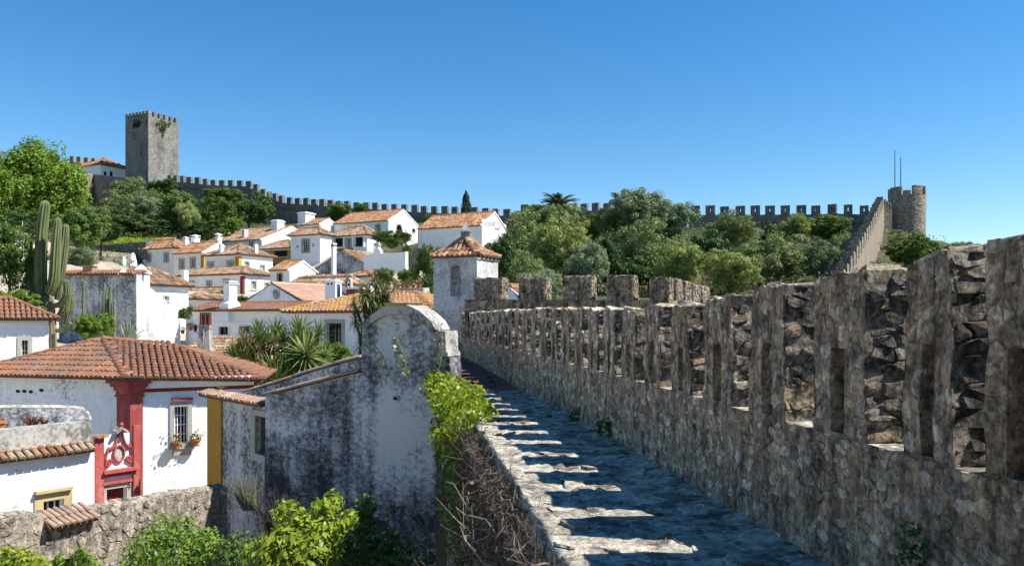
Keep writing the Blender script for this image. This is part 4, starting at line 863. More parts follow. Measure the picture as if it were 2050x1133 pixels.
# ---------------------------------------------------------------- dark chapel house with the arched gable
HB = XY(893, 18.9); uL = Vector((-math.cos(R(25)), math.sin(R(25)), 0)); HA = HB + uL * hit(HB, uL, 527); CW = Wall(HA, HB)
ch = thing('gabled_house', 'dark weathered house end with a rounded arched gable beside the wall walk', 'house', (CW.at(2, 0).x, 20, -8.5))
out = [(527, 1250), (885, 1250), (885, 1000), (890, 840), (902, 759), (899, 708), (881, 704), (877, 662)]
arcp = [(877, 662), (868, 645), (857, 634), (843, 623), (830, 616), (815, 611), (783, 611), (770, 618), (755, 628), (742, 639), (732, 649), (725, 659)]
out += arcp[1:] + [(724, 745), (690, 752), (640, 765), (590, 779), (531, 793)]
mb = MB(); mb.extr([CW.pt(x, y) for x, y in out], -CW.n * .55); mb.build('gable_wall', M['chapel'], ch)
inn = [(868, 662), (857, 652), (843, 640), (825, 632), (800, 629), (775, 632), (757, 640), (745, 650), (738, 659)]
mb = MB(); ring = [(877, 661)] + arcp[1:]
mb.extr([CW.pt(x, y, .13) + V(0, 0, .02) for x, y in ring] + [CW.pt(x, y, .13) for x, y in inn[::-1]], -CW.n * .72); mb.build('arched_coping', M['cement'], ch)
mb = MB(); mb.extr([CW.pt(x, y, .2) for x, y in ((780, 612), (818, 612), (822, 606), (776, 606))], -CW.n * .8); mb.build('cap_slab', M['torange'], ch)
mb = MB()
for (l, r_, a, b) in ((881, 897, 704, 676), (881, 896, 676, 662), (880, 901, 713, 704)):
    mb.extr([CW.pt(l, a, .1), CW.pt(r_, a, .1), CW.pt(r_ - 1, b, .1), CW.pt(l, b, .1)], -CW.n * .6)
mb.build('ledge_stone', M['cement'], ch)
def slope_tiles(W, pts, nm, wpx=33, o=.12, dep=.5):
    for (x0, y0), (x1, y1) in zip(pts, pts[1:]):
        n = max(1, round((x1 - x0) / wpx))
        for i in range(n):
            a, b = W.pt(lerp(x0, x1, i / n), lerp(y0, y1, i / n), o), W.pt(lerp(x0, x1, (i + 1) / n), lerp(y0, y1, (i + 1) / n), o); a.z += rng.uniform(0, .03); b.z += rng.uniform(0, .03)
            q = -W.n * dep; mb = MB(); u_ = V(0, 0, .055); mid = V(0, 0, .05)
            mb.add([a, b, b + q * .5 + mid, a + q * .5 + mid, b + q, a + q] + [p + u_ for p in (a, b, b + q * .5 + mid, a + q * .5 + mid, b + q, a + q)], [(0, 1, 2, 3), (3, 2, 4, 5), (6, 7, 8, 9), (9, 8, 10, 11), (0, 1, 7, 6), (4, 5, 11, 10), (0, 6, 9, 3), (1, 7, 8, 2), (3, 9, 11, 5), (2, 8, 10, 4)]); mb.build(nm, M['tdark'], ch)
slope_tiles(CW, [(529, 793), (590, 778), (640, 765), (690, 752), (723, 744)], 'coping_tile')
CB = Wall(CW.A - CW.n * 1.9 + CW.u * -.6, CW.B - CW.n * 1.9); ob = [(490, 1000), (735, 1000), (735, 716), (722, 718), (640, 740), (560, 766), (494, 786)]
mb = MB(); mb.extr([CB.pt(x, y) for x, y in ob], -CB.n * .35); mb.build('rear_gable_wall', M['grey_aged'], ch)
slope_tiles(CB, [(488, 787), (560, 765), (640, 739), (722, 716)], 'coping_tile', 28, .06, .4)
mb = MB(); mb.poly([CW.pt(531, 800, -.5), CW.pt(723, 752, -.5), CB.pt(722, 745), CB.pt(500, 800)]); mb.build('valley_roof', M['cement'], ch)
FW = Wall(XY(419, 24.6), CW.at(.0, 0, -.25)); fz = lambda py: FW.z(480, py); hw = (FW.uof(513), FW.L - .02, fz(897), fz(824)); mb = MB()
wall_quad(mb, FW, -8, fz(797), [hw], .25, back=True); mb.build('facade', M['grey_aged'], ch)
mb = MB(); fw0 = FW.uof(504); mb.obox(FW, fw0, hw[0], -.02, .05, hw[2] - .2, hw[3] + .16); mb.obox(FW, hw[0], hw[1], -.02, .05, hw[3], hw[3] + .16); mb.obox(FW, hw[0], hw[1], -.02, .05, hw[2] - .2, hw[2]); wo = mb.build('window', M['wstone'], ch)
mb = MB(); mb.obox(FW, hw[0], hw[1], -.24, -.2, hw[2], hw[3]); mb.build('pane', M['glass'], wo)
mb = MB(); mb.obox(FW, hw[0], hw[0] + .06, -.2, -.12, hw[2], hw[3]); mb.build('sash', M['timber'], wo)
mb = MB(); mb.obox(FW, -.02, FW.uof(446), .003, .06, -8, fz(797)); mb.build('pilaster', M['yellow'], ch)
e0, e1 = FW.at(-.2, fz(799), .26), FW.at(FW.L + .02, fz(799), .26); roof_part([[e0, e1, FW.at(FW.L, fz(793), -.04), FW.at(-.1, fz(793), -.04)]], [], ch, 'tdark', rng, su=.20, sv=.36, indiv=60, k=6)
mb = MB(); mb.obox(CW, CW.uof(788), CW.uof(800), .0, .05, CW.z(794, 801), CW.z(794, 792)); mb.build('vent_frame', M['cement'], ch)
mb = MB(); mb.obox(CW, CW.uof(790), CW.uof(798), .045, .055, CW.z(794, 800), CW.z(794, 794)); mb.build('vent_grille', M['void'], ch)
u0 = CW.uof(530); lay_stones([(CW.L - u0 - .1, 2.8, .26, .17, (lambda u, v, h: CW.at(u0 + u, CW.z(700, 1200) - .3 + v, h)), ch, .02, (.0, .06), lambda c: c.z < CW.z(700, 975) + .45 * noise.noise(V(c.x * 1.3, 0, 0)) + .12 * noise.noise(V(c.x * 6, c.z * 6, 0)))], ch, M['chstone'], 180, rng)
mb = MB()
for a, b in (((880, 850), (873, 1250)), ): 
    p, q = P(883, 800, 18.3), P(880, 1300, 18.3); mb.extr([V(p.x - .13, p.y, q.z), V(p.x + .17, p.y, q.z), V(p.x + .13, p.y, p.z), V(p.x - .1, p.y, p.z)], (0, .18, 0))
o = mb.build('timber_post', M['timber'], off=V(p.x, p.y, q.z)); tag(o, 'grey weathered timber post standing against the right end of the dark gable wall', 'post')
# ---------------------------------------------------------------- tiled turret at the end of the walk
Cq = XY(955, 31.0); th0 = 57; uR = Vector((math.cos(R(th0)), math.sin(R(th0)), 0)); uL = Vector((-uR.y, uR.x, 0)); Lq, Rq = Cq + uL * hit(Cq, uL, 868), Cq + uR * 1.45; Bq = Lq + Rq - Cq
tu = thing('turret', 'mottled white square turret with arched niche and pointed tile roof', 'turret', (Cq.x, Cq.y, -4)); ze = zat(512, 31); TL, TR = Wall(Lq, Cq), Wall(Cq, Rq)
hw = (TL.uof(901), TL.uof(923), TL.z(912, 593), TL.z(912, 530)); mb = MB(); wall_quad(mb, TL, -4, ze, [hw], .35, back=True); wall_quad(mb, TR, -4, ze, mi=0); wall_quad(mb, Wall(Rq, Bq), -4, ze); wall_quad(mb, Wall(Bq, Lq), -4, ze)
arch_spandrels(mb, TL, hw[0], hw[1], hw[3], -.34, 0.0); mb.build('wall', M['turret'], tu)
mb = MB(); mb.obox(TL, -.03, TL.L + .05, 0, .05, ze - .12, ze - .02); mb.obox(TR, 0, TR.L + .03, 0, .05, ze - .12, ze - .02); mb.obox(TL, 0, TL.L + .02, 0, .025, ze - .27, ze - .22); mb.build('cornice', M['turret'], tu)
mb = MB(); c = TL.at(hw[0] + .18, TL.z(912, 562), -.14); mb.box((c.x - .16, c.y - .1, c.z - .05), (c.x + .16, c.y + .1, c.z + .05)); mb.build('bracket_stone', M['stone'], tu)
o_ = .06; up = lambda p, z: V(p.x, p.y, z); E = [up(Lq + uL * o_ - uR * o_, ze + .04), up(Cq - uL * o_ - uR * o_, ze + .02), up(Rq - uL * o_ + uR * o_, ze - .02), up(Bq + uL * o_ + uR * o_, ze + .02)]; ap = up((Lq + Rq) / 2, zat(474, 32))
Mq = [lerp(p, ap, .5) - V(0, 0, .12) for p in E]
roof_part([[E[i], E[(i + 1) % 4], Mq[(i + 1) % 4], Mq[i]] for i in range(4)] + [[Mq[i], Mq[(i + 1) % 4], ap] for i in range(4)], [(E[1], Mq[1]), (Mq[1], ap), (E[0], Mq[0]), (Mq[0], ap), (E[2], Mq[2]), (Mq[2], ap)], tu, 'torange', rng, su=.25, sv=.36, indiv=160, k=6)
mb = MB(); s = .19
for k0, k1, a, b in ((1, 1, -.1, .18), (1.15, 1.15, .18, .22), (1.0, .12, .22, .62)):
    q0 = [ap + V(x * s * k0, y * s * k0, a) for x, y in ((-1, -1), (1, -1), (1, 1), (-1, 1))]; q1 = [ap + V(x * s * k1, y * s * k1, b) for x, y in ((-1, -1), (1, -1), (1, 1), (-1, 1))]
    mb.add(q0 + q1, [(0, 1, 2, 3), (4, 5, 6, 7)] + [(i, (i + 1) % 4, 4 + (i + 1) % 4, 4 + i) for i in range(4)])
mb.build('finial', M['cement'], tu)
# dark stone steps closing the walk
st_ = thing('stone_steps', 'dark worn stone steps at the far end of the wall walk below the turret', 'steps', (-2.6, 29, -1.5))
for i in range(5):
    mb = MB(); y0 = 28.6 + i * .32; mb.box((cx(y0) - 1.5, y0, -1.7), (cx(y0) - .02, y0 + .34, -1.33 + i * .17 + .17)); mb.build('step', M['stone'], st_)
# ---------------------------------------------------------------- crenellated curtain wall beyond the parapet
Cc = XY(1340, 25.0); uL = Vector((-math.cos(R(23)), math.sin(R(23)), 0)); Lc = Cc + uL * hit(Cc, uL, 930); uR = Vector((math.cos(R(63)), math.sin(R(63)), 0)); Rc = Cc + uR * hit(Cc, uR, 1421)
KL, KR = Wall(Lc, Cc), Wall(Cc, Rc); cu = thing('curtain_wall', 'sunlit-ended stone curtain wall with broad square merlons behind the walk parapet', 'wall', (Cc.x - 2, 26, -7)); zs = lambda W, u_: (zat(601, 25) + (.10 * (W.L - u_) / W.L if W is KL else -.04 * u_ / W.L)); mb = MB(); regs = []
for W in (KL, KR):
    mb.poly([W.at(0, -7), W.at(W.L, -7), W.at(W.L, zs(W, W.L)), W.at(0, zs(W, 0))]); mb.poly([W.at(0, zs(W, 0)), W.at(W.L, zs(W, W.L)), W.at(W.L, zs(W, W.L), -.6), W.at(0, zs(W, 0), -.6)]); mb.poly([W.at(0, -7, -.6), W.at(W.L, -7, -.6), W.at(W.L, zs(W, W.L), -.6), W.at(0, zs(W, 0), -.6)])
cc_ = mb.build('wall_core', M['mortar'], cu)
for W in (KL, KR): regs.append((W.L, 1.5, .20, .105, (lambda W: (lambda u, v, h: W.at(u, zs(W, u) - .01 - v, h)))(W), cc_, .012, (.008, .03), None))
def cmerlon(W, a, b, h):
    z0, z1 = zs(W, (a + b) / 2), zs(W, (a + b) / 2) + h; mb = MB(); mb.obox(W, a, b, -.6, 0, z0 - .05, z1); o = mb.build('merlon', M['mortar'], cu)
    regs.append((b - a, h, .20, .11, lambda u, v, hh: W.at(a + u, z0 + v, hh), o, .012, (.008, .03), None))
    regs.append((.6, h, .2, .13, lambda u, v, hh: W.at(b, z0 + v, -u) + W.u * hh, o, .012, (.008, .03), None))
    regs.append((b - a, .6, .24, .2, lambda u, v, hh: W.at(a + u, z1 + hh, -v), o, .012, (.01, .035), None))
for l, r_, h in ((949, 1003, .72), (1038, 1091, .72), (1126, 1183, .76), (1215, 1268, .77), (1300, 1340, .70)): cmerlon(KL, KL.uof(l), min(KL.L, KL.uof(r_)), h)
for l, r_, h in ((1343, 1346, .70), (1354, 1366, .70), (1372, 1384, .68), (1388, 1402, .64), (1405, 1420, .62)): cmerlon(KR, KR.uof(l), KR.uof(r_), h)
lay_stones(regs, cu, M['cstone'], 300, rng)
# ---------------------------------------------------------------- tall stained garden wall with a sunlit sloping end
Cs = XY(273, 48); uL = Vector((-math.cos(R(25)), math.sin(R(25)), 0)); Ls = Cs + uL * hit(Cs, uL, 118); uR = Vector((math.cos(R(55)), math.sin(R(55)), 0)); Rs = Cs + uR * hit(Cs, uR, 361); S1, S2 = Wall(Ls, Cs), Wall(Cs, Rs)
sw = thing('ruined_house', 'roofless-looking house shell with a black-stained long wall and a bright sunlit sloping side', 'house', (Cs.x, Cs.y, -5)); mb = MB()
mb.extr([S1.at(0, -5), S1.at(S1.L, -5), S1.at(S1.L, S1.z(272, 548)), S1.at(0, S1.z(130, 548))], -S1.n * .4); mb.build('long_wall', M['grey_aged'], sw)
mb = MB(); mb.extr([S2.pt(274, 548, .004), S2.at(.02, -5, .004), S2.at(S2.L, -5, .004)] + [S2.pt(x, y, .004) for x, y in ((361, 640), (345, 618), (325, 597), (305, 579), (288, 566), (280, 556))], -S2.n * .4); mb.build('side_wall', M['white_aged'], sw)
e0, e1 = S1.at(0, S1.z(130, 549), .2), S1.at(S1.L, S1.z(272, 549), .2); roof_part([[e0, e1, S1.at(S1.L, S1.z(272, 541), -.9), S1.at(0, S1.z(130, 541), -.9)]], [], sw, 'tred', rng, su=.24, sv=.4)
rfp = [o for o in bpy.data.objects if o.parent == sw and o.name.startswith('roof')][0]
mb = MB(); c = P(283, 560, 49.5)
def frus(mb, c, w0, w1, z0, z1, mi=0):
    q0 = [c + V(x * w0, y * w0, z0) for x, y in ((-1, -1), (1, -1), (1, 1), (-1, 1))]; q1 = [c + V(x * w1, y * w1, z1) for x, y in ((-1, -1), (1, -1), (1, 1), (-1, 1))]
    mb.add(q0 + q1, [(0, 1, 2, 3), (4, 5, 6, 7)] + [(i, (i + 1) % 4, 4 + (i + 1) % 4, 4 + i) for i in range(4)], mi)
frus(mb, c, .36, .36, -1, .3); frus(mb, c, .3, .3, .3, .38, 1); frus(mb, c, .46, .4, .38, .46); frus(mb, c, .4, .04, .46, .95); mb.build('chimney', [M['white'], M['redwash']], rfp)
mb = MB(); c = P(180, 541, 50); mb.box((c.x - .3, c.y - .3, c.z - .4), (c.x + .3, c.y + .3, c.z + .22)); mb.box((c.x - .36, c.y - .36, c.z + .22), (c.x + .36, c.y + .36, c.z + .28)); mb.build('chimney', M['torange'], rfp)
mb = MB(); p = P(247, 548, 48.5); frus(mb, p, .26, .03, -.05, .28); mb.build('white_finial', M['white'], rfp)
# ---------------------------------------------------------------- house with the clay-pot chimney behind the red roof
t_, _, _ = house('house roof of pale brown tiles carrying a tapered chimney with clay pots', (470, 32.5), 300, 742, 800, 681, 'gableR', dep=7, su=.2, sv=.38, tile='tbrown', indiv=0, k=5, rdp=35, over=.2, th=75)
rf = [o for o in bpy.data.objects if o.parent == t_ and o.name.startswith('roof')][0]
mb = MB(); c = P(412, 722, 32.2); frus(mb, c, .42, .26, -.4, .5); frus(mb, c, .26, .20, .5, 1.25); frus(mb, c, .20, .25, 1.25, 1.44)
for i in range(8): mb.tube([c + V(.2 * math.cos(i * .78), .2 * math.sin(i * .78), .5), c + V(.19 * math.cos(i * .78), .19 * math.sin(i * .78), 1.4)], .05, 5)
o = mb.build('chimney', M['cement'], rf)
for dx in (-.16, 0.0, .16):
    mb = MB(); mb.lathe(c + V(dx, -.02, 1.42), [(.09, 0), (.075, .5), (.085, .52), (.07, .52)], 8); mb.build('chimney_pot', M['potred'], rf)
# ---------------------------------------------------------------- small things among the houses
t = thing('chimney_box', 'white box chimney with small openings and a blue side stripe above the lichened roof', 'chimney', P(663, 590, 58)); mb = MB(); c = P(664, 590, 58); WCb = Wall(c + V(-.5, .1, 0), c + V(.32, -.2, 0)); z0, z1 = c.z - 1.2, zat(564, 58)
mb.obox(WCb, 0, WCb.L, -.8, 0, z0, z1); mb.obox(WCb, -.08, WCb.L + .08, -.88, .08, z1, z1 + .06); mb.obox(WCb, .08, WCb.L - .08, -.72, -.08, z1 + .06, z1 + .14); mb.build('shaft', M['white_clean'], t)
mb = MB(); mb.obox(WCb, .18, .33, .0, .012, z1 - .22, z1 - .08); mb.obox(WCb, .48, .63, .0, .012, z1 - .22, z1 - .08); mb.build('smoke_opening', M['void'], t)
mb = MB(); mb.obox(WCb, WCb.L + .003, WCb.L + .1, -.5, -.2, z0, z1 - .15); mb.build('blue_stripe', M['blue'], t)
t = thing('bell_niche', 'small stone arched bell niche on the white wall between box chimney and orange roof end', 'bell niche', P(696, 580, 58)); Wn = Wall(XY(690, 58), XY(702, 57.8)); z0, z1 = zat(582, 58), zat(557, 58); mb = MB(); k = Wn.L
mb.obox(Wn, 0, .1, -.3, 0, z0, z1 - .2); mb.obox(Wn, k - .1, k, -.3, 0, z0, z1 - .2); arc = [(k / 2 - k / 2 * math.cos(i * math.pi / 8), z1 - .22 + k / 2 * math.sin(i * math.pi / 8)) for i in range(9)]; ai = [(k / 2 - (k / 2 - .1) * math.cos(i * math.pi / 8), z1 - .22 + (k / 2 - .1) * math.sin(i * math.pi / 8)) for i in range(9)]
mb.extr([Wn.at(a, b) for a, b in arc + ai[::-1]], -Wn.n * .3); mb.build('arch_frame', M['wstone'], t)
mb = MB(); mb.lathe(Wn.at(k / 2, z0 + .35, -.15), [(.10, 0), (.08, .06), (.055, .18), (.02, .22)], 10); mb.build('bell', M['iron'], t)
t = thing('brick_chimney', 'broad low chimney of red bricks under a white slab above the lichened roof', 'chimney', P(709, 592, 52)); Wb = Wall(XY(693, 52), XY(725, 51.6)); z0 = zat(592, 52)
mb = MB(); mb.obox(Wb, 0, Wb.L, -.5, -.06, z0 - .6, zat(579, 52)); mb.build('core', M['darkred'], t)
for i in range(9):
    mb = MB(); u0 = .02 + i * (Wb.L - .04) / 9; mb.obox(Wb, u0, u0 + .085, -.05, .0, z0, zat(580, 52)); mb.build('brick', M['redwash'], t)
mb = MB(); mb.obox(Wb, -.05, Wb.L + .05, -.55, .05, zat(579, 52), zat(576, 52)); mb.build('cap_slab', M['white_clean'], t)
def wall_thing(name, label, a, b, pts, thick, mat, cat='wall', cop=None):
    W = Wall(a, b); q = [W.pt(x, y) for x, y in pts]; zmin = min(p.z for p in q); t = thing(name, label, cat, (W.at(W.L / 2, 0).x, W.at(W.L / 2, 0).y, zmin)); mb = MB(); mb.extr(q, -W.n * thick); mb.build('wall_body', M[mat], t)
    if cop:
        for (x0, y0), (x1, y1) in zip(cop, cop[1:]):
            mb = MB(); p0, p1 = W.pt(x0, y0, .06), W.pt(x1, y1, .06); mb.extr([p0, p1, p1 + V(0, 0, .1), p0 + V(0, 0, .1)], -W.n * (thick + .12)); mb.build('coping', M['white_clean'], t)
    return t, W
wall_thing('courtyard_wall', 'tall white courtyard wall with a stub pillar right of the grey gable', XY(728, 84), XY(812, 80), [(728, 560), (812, 560), (812, 504), (806, 505), (762, 507), (760, 499), (749, 499), (748, 508), (728, 512)], .35, 'white_clean')
wall_thing('retaining_wall', 'dark grey stone retaining wall right of the white courtyard wall', XY(815, 84), XY(862, 82), [(815, 560), (862, 560), (862, 497), (830, 497), (822, 502)], .6, 'ridge')
wall_thing('terrace_wall', 'long grey block terrace wall below the green slope at upper left', XY(186, 108), XY(292, 100), [(186, 520), (292, 520), (292, 484), (186, 493)], .5, 'ridge')
wall_thing('yard_wall', 'streaked white yard wall with hedge above, left of the orange-roofed house', XY(178, 92), XY(246, 86), [(178, 545), (246, 545), (246, 513), (178, 514)], .35, 'white_aged')
wall_thing('flat_roof_wall', 'plain white parapet wall behind the orange hipped roof', XY(292, 104), XY(338, 100), [(292, 520), (338, 520), (338, 482), (294, 479)], 3.0, 'white')
wall_thing('slope_wall', 'grey stone slope wall under the pale trees at far left', XY(0, 84), XY(84, 80), [(-60, 520), (84, 520), (84, 476), (70, 475), (40, 468), (-60, 466)], .5, 'ridge')
wall_thing('planter_wall', 'pale concrete planter wall with flowers above the lichened roof', XY(792, 56), XY(850, 54), [(792, 600), (850, 600), (846, 576), (792, 576)], .6, 'cement')
for i, (px, fl) in enumerate(((797, 'dry pink'), (806, 'bright pink'), (816, 'pink'), (828, 'red'), (840, 'orange-red'))):
    c = P(px, 577, 56.2 - i * .3); flower_pot(c, .17, f'terracotta pot of {fl} flowers on the concrete planter wall', 'flower pots on the planter wall')
flower_pot(W6.pt(371, 668, .2), .15, 'lower terracotta wall pot on the white wall left of the clay-pot chimney'); flower_pot(W6.pt(386, 661, .2), .15, 'upper terracotta wall pot on the white wall left of the clay-pot chimney')
c = W6.pt(399, 664, .3); la = thing('wall_lantern', 'black iron wall lantern on the white wall beside the clay-pot chimney', 'lantern', c); mb = MB(); mb.lathe(c, [(.07, 0), (.12, .3), (.14, .32), (.04, .42), (.02, .48)], 6); mb.tube([c + V(0, 0, .1), c + V(.05, .2, -.15), c + V(0, .35, -.1)], .018, 5); mb.build('lamp_body', M['iron'], la)
c = P(266, 532, 84); pa = thing('parasol', 'closed white parasol standing left of the orange hipped-roof house', 'parasol', c); mb = MB(); mb.lathe(c, [(.42, 0), (.36, .5), (.2, 1.2), (.05, 1.36)], 10); mb.build('canopy', M['white_clean'], pa); mb = MB(); mb.tube([c - V(0, 0, 1.2), c + V(0, 0, 1.4)], .04, 6); mb.build('pole', M['pole'], pa)
# ---------------------------------------------------------------- castle
rng = random.Random(5)
Ck = XY(297, 168); uR = Vector((math.cos(R(63)), math.sin(R(63)), 0)); uL = Vector((-uR.y, uR.x, 0)); tl, tr = hit(Ck, uL, 251), hit(Ck, uR, 358); Lk, Rk = Ck + uL * tl, Ck + uR * tr; Bk = Lk + Rk - Ck
z0, z1, zm = zat(380, 168), zat(232, 168), zat(221.5, 168); kp = thing('castle_keep', 'tall square castle keep with battlements at the upper left', 'tower', (Ck.x, Ck.y + 5, z0)); mb = MB()
Ws = [Wall(Lk, Ck), Wall(Ck, Rk), Wall(Rk, Bk), Wall(Bk, Lk)]
for W in Ws: wall_quad(mb, W, z0 - 3, z1)
mb.poly([W.at(0, z1 - .02) for W in Ws]); mb.build('wall', M['keep'], kp)
for W, n in zip(Ws, (7, 6, 7, 6)):
    for i in range(n):
        a = lerp(0, W.L - .85, i / (n - 1)); mb = MB(); mb.obox(W, a + (.003 if i else .0), a + (.82 if n == 6 else .74), -.6, .004, z1 - .01, zm + rng.uniform(-.06, .04)); mb.build('merlon', M['keep'], kp)
mb = MB(); mb.obox(Ws[0], Ws[0].uof(268), Ws[0].uof(280), .003, .03, zat(256, 170), zat(247, 170)); mb.build('dark_plate', M['void'], kp)  # thin near-black plate high on the left wall of the keep
# ridge wall with merlons
def merlon_wall(name, label, pts, sp, mw, hm, base, mat, step=False, thick=.8):
    """pts: (px, y of merlon tops, depth) from left to right"""
    w3 = [P(*p) for p in pts]; t = thing(name, label, 'wall', (w3[0].x, w3[0].y, w3[0].z - base)); core = MB(); acc = 0.0; nxt = .2; mesh = None
    for a, b in zip(w3, w3[1:]):
        W = Wall(a, b); d = W.L; za, zb = a.z - hm, b.z - hm
        core.extr([W.at(0, za), W.at(d, zb), W.at(d, zb - base), W.at(0, za - base)], -W.n * thick)
        core.extr([W.at(0, za - 1.0, .25), W.at(d, zb - 1.0, .25), W.at(d, zb - 1.15, .25), W.at(0, za - 1.15, .25)], -W.n * .26)
        while nxt < acc + d:
            u = nxt - acc; z = lerp(a.z, b.z, u / d) - hm; ww = mw * rng.uniform(.9, 1.08); h = hm * rng.uniform(.9, 1.06); mb = MB(); slit = ww > .9
            e = lerp(a.z, b.z, min(1, (u + ww) / d)) - hm
            if slit:
                mb.obox(W, u, u + ww * .44, -thick + .1, .01, min(z, e) - .1, z + h); mb.obox(W, u + ww * .56, u + ww, -thick + .1, .01, min(z, e) - .1, z + h)
                mb.obox(W, u + ww * .44, u + ww * .56, -thick + .12, 0.0, min(z, e) - .1, z + h * .3); mb.obox(W, u + ww * .44, u + ww * .56, -thick + .12, 0.0, z + h * .7, z + h)
            else: mb.obox(W, u, u + ww, -thick + .1, .01, min(z, e) - .1, z + h)
            mb.build('merlon', M[mat], t); nxt += sp * rng.uniform(.95, 1.05)
        acc += d
    core.build('wall_core', M[mat], t); return t
merlon_wall('ridge_wall', 'long dark battlemented wall stepping down from the keep along the ridge to the palm', [(334, 352, 165), (372, 354, 162), (420, 359.5, 160), (500, 362, 158), (503, 369, 157.5), (516, 371, 157), (519, 379, 156.5), (533, 381, 156), (536, 387, 155), (550, 389, 154), (560, 394, 153), (700, 404, 146), (860, 413, 140), (1024, 419, 134)], 1.95, 1.12, 1.15, 9, 'ridge')
merlon_wall('ridge_wall', 'short dark battlemented wall stretch right of the palm', [(1040, 410, 128), (1140, 408, 126), (1245, 406, 121)], 1.95, 1.15, 1.15, 8, 'ridge')
merlon_wall('ridge_wall', 'dark battlemented wall stretch between the great olive and the stepped wall', [(1380, 413, 114), (1500, 412, 111), (1640, 411, 109), (1665, 409, 108), (1745, 411, 106)], 2.02, 1.2, 1.25, 9, 'ridge')
merlon_wall('castle_battlement', 'sandy battlements peeping up behind the bright plane tree and chapel', [(138, 312, 178), (186, 317, 176)], 2.0, 1.1, 1.4, 6, 'sandy')
merlon_wall('castle_battlement', 'scrap of sandy battlement at the far left edge above the plane tree', [(-60, 300, 150), (12, 303, 152)], 1.9, 1.1, 1.4, 9, 'sandy')
t, W = wall_thing('castle_wall', 'plain castle wall below the white chapel with one sunlit and one shaded face', XY(186, 160), XY(262, 150), [(186, 430), (258, 430), (258, 357), (186, 349)], 1.0, 'keep'); 
W2 = Wall(XY(158, 166), W.at(0, 0)); W2 = Wall(XY(140, 152), W.at(0, 0)); mb = MB(); mb.extr([W2.pt(140, 440), W2.pt(185.9, 440), W2.pt(185.9, 349), W2.pt(150, 346)], V(.2, 1, 0)); mb.build('side_wall', M['sandy'], t)
# round tower
c = P(1815.5, 480, 106); r_ = 34.5 / F * 106; rt = thing('round_tower', 'round stone tower with battlements on the right skyline', 'tower', (c.x, c.y, c.z - 1)); mb = MB(); zt, zm = zat(394, 106), zat(377, 106)
mb.lathe(V(c.x, c.y, 0), [(r_ * 1.02, c.z - 4), (r_ * .985, lerp(c.z, zt, .5)), (r_, zt - 1.2), (r_, zt)], 40); mb.build('wall', M['round'], rt, smooth=False)
for q0, q1 in ((-178, -132), (-98, -62), (-48, -22), (-8, 22), (50, 85), (110, 150)):
    mb = MB(); n = 6; aa = [R(lerp(q0, q1, i / n)) for i in range(n + 1)]; h = zm + rng.uniform(-.05, .05)
    mb.extr([V(c.x + (r_ + .01) * math.cos(a), c.y + (r_ + .01) * math.sin(a), zt - .02) for a in aa] + [V(c.x + (r_ - .5) * math.cos(a), c.y + (r_ - .5) * math.sin(a), zt - .02) for a in aa[::-1]], (0, 0, h - zt)); mb.build('merlon', M['round'], rt)
for px, yt, lab in ((1791.5, 303, 'taller'), (1803, 317, 'shorter')):
    mb = MB(); p = P(px, 396, 106); zt2 = zat(yt, 106); mb.tube([p - V(0, 0, .3), V(p.x, p.y, lerp(p.z, zt2, .6)), V(p.x, p.y, zt2)], [.07, .06, .045], 6); mb.lathe(V(p.x, p.y, zt2), [(.05, 0), (.08, .06), (.03, .14)], 6)
    tag(mb.build('flagpole', M['pole'], off=p), lab + ' bare flagpole on the round tower', 'flagpole', 'bare flagpoles on the round tower')
# stepped wall running down from the round tower
A, B = P(1770, 398, 104), P(1688, 553, 57); W = Wall(V(B.x, B.y, 0), V(A.x, A.y, 0)); sp_ = thing('stepped_wall', 'steep stepped battlement wall with a broad sunlit side, descending from the round tower', 'wall', (B.x, B.y, B.z - 6))
n = 19; core = MB(); zA, zB = A.z, B.z; hm = .95; zf = lambda s: zB + (zA - zB) * (s / W.L) ** 1.04
for i in range(n):
    s0, s1 = W.L * i / n, W.L * (i + 1) / n; zt = zf(s1) - hm - .05
    core.extr([W.at(s0, zt - 16), W.at(s1, zt - 16), W.at(s1, zt), W.at(s0, zt)], -W.n * .8)
    mb = MB(); ml = (s1 - s0) * .62; mb.obox(W, s0 + .1, s0 + .1 + ml, -.78, .012, zt - .02, zt + hm * rng.uniform(.92, 1.05)); mb.build('merlon', M['ridge' if 0 else 'round'], sp_)
    mb = MB(); mb.obox(W, s0, s1 - .01, -2.6, -.8, zt - 2.2, zt - 1.0); mb.build('step', M['ridge'], sp_)
core.build('wall_core', M['sandy'], sp_)
Wq = Wall(W.at(W.L, 0), XY(1786, 104)); mb = MB(); mb.extr([Wq.at(0, zA - 16), Wq.at(Wq.L, zA - 16), Wq.at(Wq.L, zA - hm - .6), Wq.at(0, zA - hm)], -Wq.n * .8); mb.build('link_wall', M['sandy'], sp_)
for i in range(3):
    mb = MB(); a = Wq.L * (i + .2) / 3; mb.obox(Wq, a, a + Wq.L * .2, -.7, .01, zA - hm - .7, zA - .2 * i - .1); mb.build('merlon', M['round'], sp_)
